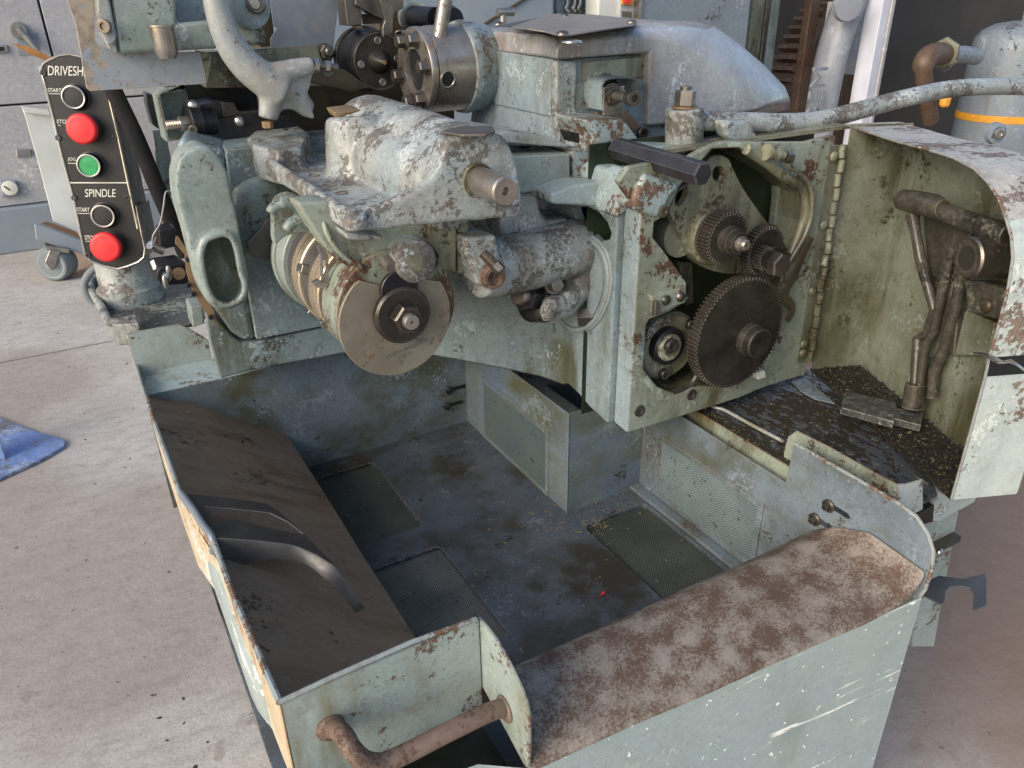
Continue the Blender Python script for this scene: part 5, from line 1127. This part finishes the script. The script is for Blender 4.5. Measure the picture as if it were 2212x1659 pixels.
# ================================================================== SCRAPS
def inside(p, poly):
    c = False; n = len(poly); j = n-1
    for i in range(n):
        if (poly[i][1] > p[1]) != (poly[j][1] > p[1]) and p[0] < (poly[j][0]-poly[i][0])*(p[1]-poly[i][1])/(poly[j][1]-poly[i][1])+poly[i][0]: c = not c
        j = i
    return c
def swarf(name, label, poly, z, n, L=(.003,.011), clumps=(), mat='swarf', zj=.002):
    mb = MB(); xs = [p[0] for p in poly]; ys = [p[1] for p in poly]; k = 0
    while k < n:
        if clumps and random.random() < .65:
            c = random.choice(clumps); p = (random.gauss(c[0], c[2]), random.gauss(c[1], c[2]))
        else: p = (random.uniform(min(xs), max(xs)), random.uniform(min(ys), max(ys)))
        k += 1
        if not inside(p, poly): continue
        l = random.uniform(*L)*random.choice((.5,1,1)); a = random.uniform(0, pi); e = random.uniform(-.25,.25)
        rot = Matrix.Rotation(a, 3, 'Z') @ Matrix.Rotation(e, 3, 'Y')
        zz = z(p[0], p[1]) if callable(z) else z
        mb.box((p[0], p[1], zz+random.uniform(.0006, zj)), (l, random.uniform(.0007,.0016), .0005), rot)
    return obj(name, mb, M[mat], smooth=0, kind='stuff', label=label, cat='swarf')
pf_ = [(.25,.05), (.885,.05), (.885,.465), (.69,.465), (.69,.925), (.27,.925)]
swarf('metal_swarf', 'thin brass shavings scattered over the chip pan floor', pf_, .5005, 260, clumps=[(.66,.44,.03), (.69,.90,.015), (.84,.44,.03), (.75,.44,.04), (.72,.40,.02), (.60,.50,.05)])
swarf('metal_swarf', 'oily shavings heaped on the bottom of the open door', [(p.x, p.y) for p in fl], .776, 330, (.002,.008), zj=.006)
swarf('metal_swarf', 'shavings caught in the channel beside the drip tray', [(.915,.09), (.938,.09), (.938,.45), (.915,.45)], .7475, 130, (.002,.006), clumps=[(.925,.30,.04)])
swarf('metal_swarf', 'few shavings lying on the brown ramp and rusty lip', [(.02,.02), (.23,.02), (.23,.9), (.02,.9)], lambda x, y: .772-.727*x, 26)
swarf('metal_swarf', 'fine shavings on the oily drip tray', [(.94,-.07), (1.04,-.07), (1.2,.1), (1.2,.42), (.94,.42)], .7445, 130, (.002,.006))
mb = MB()
vs, fs_ = [], []
for k in range(1500):      # dark crumbs in the muck on the door floor
    t = random.random(); s_ = random.random(); p = hin_b.lerp(bot, t)+RN*DD*s_; r_ = random.uniform(.001,.0035); n0 = len(vs); z_ = .775+random.random()*.003
    vs += [(p.x-r_, p.y, z_), (p.x, p.y-r_*random.uniform(.6,1.2), z_), (p.x+r_, p.y+r_*.3, z_), (p.x, p.y+r_, z_), (p.x+r_*random.uniform(-.5,.5), p.y, z_+r_*.8)]
    fs_ += [(n0, n0+1, n0+4), (n0+1, n0+2, n0+4), (n0+2, n0+3, n0+4), (n0+3, n0, n0+4)]
me_ = bpy.data.meshes.new('crumbs'); me_.from_pydata(vs, [], fs_); mb.bm.from_mesh(me_)
obj('oily_muck', mb, M['muck'], smooth=0, kind='stuff', label='black oily crumbs heaped on the bottom of the open door', cat='muck')
rs = at((1302,1283), z=.501); obj('red_scrap', MB().prism([rs+V(v)*.62 for v in ((-.009,0,0), (.0,.004,0), (.008,.006,.002), (.006,-.003,0), (-.004,-.005,0))], (0,0,.0012)), M['red'], label='small red plastic scrap on the pan floor', cat='scrap', smooth=0)

# ================================================================== BLUE BASE PLATE on the floor, left
bp = thing('blue_base_plate', 'worn blue steel base plate lying on the concrete at the left edge', 'base plate', at((60,960), z=0))
def fl_(x, y): return (x*.5368, 768+y*.5368)
bpp = [at(p, z=.014) for p in [fl_(-420,120), fl_(0,250), fl_(160,310), fl_(245,332), fl_(262,345), fl_(258,362), fl_(160,420), fl_(0,492), fl_(-300,640), fl_(-700,400)]]
obj('plate', MB().prism(bpp, (0,0,-.012)), M['blue'], bp, bevel=.002)
gu = [at(fl_(0,330), z=.014), at(fl_(25,418), z=.014)]
obj('gusset', MB().prism([at(fl_(24,418), z=.014), at(fl_(0,330), y=at(fl_(24,418), z=.014).y+.02), at(fl_(-120,100), y=at(fl_(24,418), z=.014).y+.05), at(fl_(-160,430), z=.014)], (0,.008,0)), M['blue'], bp, bevel=.001)

# ================================================================== BACKGROUND, left
yc = at((0,546), z=0).y
def Bk(p, y=None): return at(p, y=y or yc)
cab = thing('grey_cabinet', 'wide pale grey electrical cabinet with gauge and handle behind the pedestal', 'cabinet', V((Bk((60,540)).x, yc, 0)))
cx0, cx1 = Bk((-500,545)).x, Bk((640,300)).x
zb1 = Bk((60,442)).z; zl = Bk((40,226)).z
obj('plinth', MB().bb((cx0, yc-.06, 0), (cx1, yc+.9, zb1)), M['cab2'], cab, bevel=.01)
sx = [Bk((-260,200)).x, Bk((98,60)).x, Bk((560,60)).x]
for i, (xa, xb_) in enumerate(((cx0, sx[0]), (sx[0], sx[1]), (sx[1], sx[2]), (sx[2], cx1))):
    obj('door_panel', MB().bb((xa+.006, yc, zl+.006), (xb_-.006, yc+.05, 2.6)), M['cab'], cab, bevel=.006)
    obj('door_panel', MB().bb((xa+.006, yc, zb1+.006), (xb_-.006, yc+.05, zl-.006)), M['cab'], cab, bevel=.006)
obj('cabinet_body', MB().bb((cx0, yc+.03, .01), (cx1, yc+.9, 2.62)), M['dark'], cab)
hp0, hp1 = Bk((40,62), yc-.04), Bk((80,108), yc-.06)
hd = obj('switch_handle', MB().tube([hp0, hp1], [.028,.016], 12), M['zinc'], cab)
obj('handle_hub', MB().lathe(Bk((41,66), yc-.03), (0,-1,0), [(-.03,.048), (0,.048), (.03,.04)], 24), M['zinc'], hd)
obj('handle_plate', MB().prism([Bk(p, yc-.004) for p in ((36,75), (82,72), (84,118), (40,120))], (0,.004,0)), M['cab2'], cab)
gg = obj('gauge', MB().prism([Bk(p, yc-.03) for p in ((0,392), (35,391), (42,421), (4,427))], (0,.03,0)), M['cab2'], cab, bevel=.006)
obj('gauge_dial', MB().lathe(Bk((21,406), yc-.031), (0,-1,0), [(0,.045), (.01,.045), (.012,.040)], 28), M['white'], gg)
obj('needle', MB().tube([Bk((21,411), yc-.046), Bk((8,402), yc-.046)], .004, 5), M['dark'], gg)
for c in ((0,106), (50,331)):
    fr = obj('lock_plate', MB().prism([Bk((c[0]+a, c[1]+b), yc-.015) for a, b in ((-16,-8), (16,-9), (19,8), (-14,9))], (0,.015,0)), M['zinc'], cab, bevel=.005)
    obj('lock_slot', MB().prism([Bk((c[0]+a, c[1]+b), yc-.017) for a, b in ((-9,-5), (9,-5), (10,4), (-8,5))], (0,.004,0)), M['dark'] if c[0] == 0 else M['tyre'], fr)
for a, b in (((28,100), (112,128)),):
    obj('wooden_strip', MB().prism([at(p, y=2.4) for p in ((26,94), (60,100), (112,124), (130,136), (100,132), (58,115))], (0,.01,0)), M['wood'], cat='strip', label='splintered orange wooden strip sticking out behind the pedestal')
# cart
yk = at((120,604), z=0).y
cart = thing('trolley', 'low grey trolley on a caster carrying a white sheet panel', 'trolley', V((at((120,604), z=0).x, yk, 0)))
obj('deck_rail', MB().prism([at(p, y=yk-.05) for p in ((74,486), (90,487), (185,523), (330,580), (330,610), (185,552), (78,518))], (0,.05,0)), M['cab2'], cart, bevel=.006)
obj('deck', MB().prism([at((74,488), y=yk), at((330,590), y=yk), at((330,560), y=yk+.6), at((100,478), y=yk+.6)], (0,0,-.02)), M['wood'], cart)
obj('white_panel', MB().prism([at(p, y=yk+.05) for p in ((47,233), (150,250), (230,600), (165,500), (115,478), (90,380), (55,255))], (0,.03,0)), M['cream'], cart, bevel=.004)
obj('panel_lip', MB().prism([at(p, y=yk+.02) for p in ((45,230), (105,238), (110,250), (54,244))], (0,.03,0)), M['cream'], cart, bevel=.003)
cwh = at((121,566), y=yk); rw_ = cwh.z
wh = obj('caster_wheel', MB().lathe((cwh.x-.0, yk, rw_), (-.55,-.83,0), [(-.06,rw_*.9), (-.05,rw_), (.04,rw_), (.055,rw_*.88), (.056,rw_*.8)], 36), M['tyre'], cart)
obj('wheel_disc', MB().lathe((cwh.x, yk, rw_), (-.55,-.83,0), [(.05,rw_*.8), (.057,rw_*.78), (.05,rw_*.3), (.07,rw_*.2)], 32), M['cab2'], wh)
fk = obj('caster_fork', MB().prism([at(p, y=yk-.09) for p in ((107,540), (131,543), (118,580), (108,582), (97,566))], (0,.012,0)), M['zinc'], cart, bevel=.004)
obj('fork_head', MB().prism([at(p, y=yk-.08) for p in ((96,530), (150,538), (150,548), (100,540))], (0,.15,0)), M['zinc'], cart, bevel=.004)

# ================================================================== BACKGROUND, middle and right
ym = 2.35
def Bm(p, y=ym): return at(p, y=y)
def slab(name, pts, y, d, mat, parent=None, bevel=.004, ground=False, **k):
    q = [at(p, y=y) for p in pts]
    return obj(name, MB().prism(q, (0, d, 0)), M[mat], parent, bevel=bevel, **k)
def stand(name, x0, x1, y, d, ztop, mat, parent=None, bevel=.006, z0=0, **k):
    a, b = at((x0,40), y=y).x, at((x1,40), y=y).x
    return obj(name, MB().bb((a, y, z0), (b, y+d, ztop)), M[mat], parent, bevel=bevel, **k)
bm = thing('blue_machine', 'pale blue-grey machine enclosure standing behind the turret', 'machine', V((at((1000,40), y=ym).x, ym, 0)))
stand('enclosure', 560, 1200, ym, .9, 2.3, 'cab2', bm, .02)
stand('side_enclosure', 1202, 1290, ym+.15, .8, 2.3, 'side', bm, .02)
obj('seam', MB().tube([at((1195,-40), y=ym-.004), at((1035,60), y=ym-.004), at((900,150), y=ym-.004)], .006, 6), M['oilcast'], bm)
for x in (1224, 1240, 1252, 1268):
    obj('hanging_hook', MB().tube(catmull([at((x,-20), y=ym+.13), at((x+1,8), y=ym+.12), at((x-4,18), y=ym+.12), at((x+2,26), y=ym+.12)], 3), .009, 8), M['zinc'], bm)
pole = thing('beige_column', 'beige column with a small switch box behind the silver cover', 'column', V((at((1300,40), y=ym).x, ym, 0)))
stand('column_face', 1292, 1336, ym, .1, 2.4, 'cream', pole)
sb = stand('switch_box', 1338, 1378, ym-.02, .12, 2.4, 'cab', pole, z0=1.2)
obj('yellow_plate', MB().prism(on([(1345,-30), (1366,-30), (1368,12), (1345,9)], y=ym-.035), (0,.01,0)), M['orange'], sb)
obj('red_knob', MB().lathe(at((1352,-1), y=ym-.036), (0,-1,0), [(0,.016), (.02,.016)], 20), M['red'], sb)
obj('name_plate', MB().prism(on([(1345,24), (1364,25), (1365,38), (1345,36)], y=ym-.026), (0,.006,0)), M['steel2'], sb)
dg = thing('dark_cabinet', 'tall dark grey steel cabinet with rust specks behind the silver cover', 'cabinet', V((at((1500,40), y=ym).x, ym, 0)))
stand('cabinet_face', 1382, 1618, ym-.05, .6, 2.4, 'tank', dg)
obj('edge_strip', MB().bb((at((1380,40), y=ym-.06).x, ym-.06, 0), (at((1386,40), y=ym-.06).x, ym, 2.4)), M['zinc'], dg)
ym2 = 2.8
gr = thing('old_gear_press', 'rusty machine with a big toothed bull gear between cabinet and white post', 'machine', V((at((1700,100), y=ym2).x, ym2, 0)))
gc = at((1800,200), y=ym2+.25); gax = V((.02,-1,.03)).normalized(); grr = rm(gc, 212)
pts, v = gear_profile(gc, gax, grr, grr-.045, 64, .17); obj('bull_gear', MB().prism(pts, v), M['rustgear'], gr, bevel=0, smooth=20)
obj('gear_web', MB().lathe(gc, gax, [(.16,grr*.84), (.171,grr*.84), (.171,grr*.80), (.12,grr*.78), (.12,.0)], 48), M['shed'], gr)
for a in (100, 150, 200, 250): 
    uu = Z; vv = gax.cross(uu); q = gc+gax*.121+(uu*cos(R(a))+vv*sin(R(a)))*grr*.55
    obj('web_hole', MB().lathe(q, gax, [(0,.06), (.002,.06)], 20), M['cab2'], gr)
for (x0, x1, m_2) in ((1622,1650,'gearwall'), (1652,1662,'steel2'), (1664,1682,'paint')): stand('upright', x0, x1, ym2-.15, .08, 2.3, m_2, gr)
stand('rusty_bar', 1748, 1768, ym2-.25, .05, 2.3, 'rustgear', gr)
bf = thing('grey_press_frame', 'curved grey cast frame with raised letters left of the white post', 'frame', V((at((1780,100), y=ym2).x, ym2-.3, 0)))
fp_ = [((1860,-60),.11), ((1838,0),.11), ((1818,50),.10), ((1802,100),.095), ((1790,150),.095), ((1778,210),.10), ((1768,270),.11), ((1755,360),.12), ((1745,440),.12)]
obj('curved_frame', MB().tube(catmull([at(p, y=ym2-.45) for p, r in fp_], 4), .088, 14, flat=.8), M['greycast'], bf)
obj('bearing_cap', MB().lathe(at((1828,12), y=ym2-.56), (-.4,-1,0), [(0,.075), (.03,.07), (.035,.02)], 24), M['greycast'], bf)
fa, fb_ = at((1768,262), y=ym2-.54), at((1792,118), y=ym2-.54)
text('raised_letters', 'BEM', .15, fa, fb_-fa, V((-1,0,.1)), M['greycast'], bf, ext=.008)
stand('crossbar', 1815, 1900, ym2-.4, .1, 1.42, 'cab', bf, z0=at((1850,160), y=ym2-.4).z)
stand('dark_gap', 1800, 1905, ym2+.3, .1, 2.3, 'shed', bf)
obj('cross_plate', MB().prism(on([(1822,128), (1905,138), (1900,168), (1818,160)], y=ym2-.42), (0,.05,0)), M['cab'], bf, bevel=.005)
for z_ in (-10, 30, 70, 105): obj('coil', MB().tube([at((1835,z_), y=ym2), at((1900,z_+8), y=ym2)], .035, 10), M['rustgear'], bf)
wp = thing('white_post', 'white square steel post between the grey frame and the tank', 'post', V((at((1890,100), y=2.2).x, 2.2, 0)))
a_, b_ = at((1908,0), y=2.2), at((1876,268), y=2.2)
obj('post', MB().bb((at((1893,130), y=2.2).x-.028, 2.2, 0), (at((1893,130), y=2.2).x+.032, 2.3, 2.5)), M['whitepost'], wp, bevel=.004)
obj('flange_edge', MB().bb((at((1893,130), y=2.2).x+.034, 2.19, 0), (at((1893,130), y=2.2).x+.058, 2.3, 2.5)), M['cab'], wp, bevel=.003)
tk = thing('air_tank', 'grey pressure tank with elbow pipe and orange band right of the post', 'tank', V((at((2150,150), y=2.15).x, 2.15, 0)))
yt = 2.15; t0 = at((2165,240), y=yt); tr_ = rm(t0, 88); tz = at((2165,62), y=yt-tr_*.2).z
obj('tank_shell', MB().lathe((t0.x, yt, 0), Z, [(.1,tr_)]+[(tz-.12, tr_), (tz-.06, tr_*.97), (tz-.02, tr_*.85), (tz+.015, tr_*.6), (tz+.03, tr_*.25), (tz+.032, 0)], 56), M['tank'], tk)
obj('orange_band', MB().lathe((t0.x, yt, at((2100,278), y=yt-tr_).z-.02), Z, [(-.01,tr_*1.003), (-.01,tr_*1.012), (.03,tr_*1.012), (.03,tr_*1.003)], 56), M['orange'], tk)
obj('top_pipe', MB().cyl((t0.x+.02, yt, tz), (t0.x+.02, yt, tz+.3), .03, n=16), M['tank'], tk)
el = [at(p, y=yt-.05) for p in ((2110,122), (2075,118), (2050,125), (2035,140))]
obj('elbow_pipe', MB().tube(catmull(el, 4), [.045]*13, 16), M['tank'], tk)
fl0 = at((2040,115), y=yt-.06); fd = (at((2075,110), y=yt-.02)-at((2005,150), y=yt-.1)).normalized()
obj('pipe_flange', MB().lathe(fl0, fd, [(-.012,.07), (-.012,.082), (.014,.082), (.014,.05)], 6), M['gearwall'], tk, bevel=.004)
obj('rusty_elbow', MB().tube(catmull([fl0, at((2008,120), y=yt-.1), at((1995,145), y=yt-.12), at((2000,200), y=yt-.12), at((2010,260), y=yt-.1)], 5), [.055]*11+[.042]*10, 16), M['rustgear'], tk)
obj('orange_valve', MB().lathe(at((2042,218), y=yt-.2), Z, [(-.03,.018), (-.02,.026), (.03,.028), (.05,.02)], 8), M['orange'], tk, smooth=30)
pg = at((2155,288), y=yt-tr_-.01); obj('sight_port', MB().lathe(pg, (-.35,-1,.05), [(-.03,.06), (0,.055), (.004,.04), (.004,.032), (-.01,.03)], 28), M['tank'], tk)
obj('port_ring', MB().lathe(pg+V((-.003,-.006,0)), (-.35,-1,.05), [(0,.030), (.01,.030), (.012,.026), (.012,.020), (.004,.018)], 24), M['zinc'], tk)
obj('decal', MB().prism([V((t0.x+tr_*1.004*cos(a), yt+tr_*1.004*sin(a), z)) for a, z in [(R(-130+i*10), at((2150,170), y=yt-tr_).z+.03) for i in range(6)]+[(R(-80-i*10), at((2150,170), y=yt-tr_).z-.06) for i in range(6)]], (0,.0001,0)), M['cab2'], tk, smooth=0)
# building shell behind it all
sh_ = obj('shed_wall', MB().bb((2.2, 4.6, 0), (14, 4.8, 4)), M['shed'], kind='structure')
obj('shed_wall', MB().bb((at((1960,100), y=2.6).x, 2.75, 0), (at((1960,100), y=2.6).x+2.6, 2.8, 2.6)), M['shed'], kind='structure')
obj('far_wall', MB().bb((-14, 9, 0), (14, 9.2, 5)), M['cab'], kind='structure')
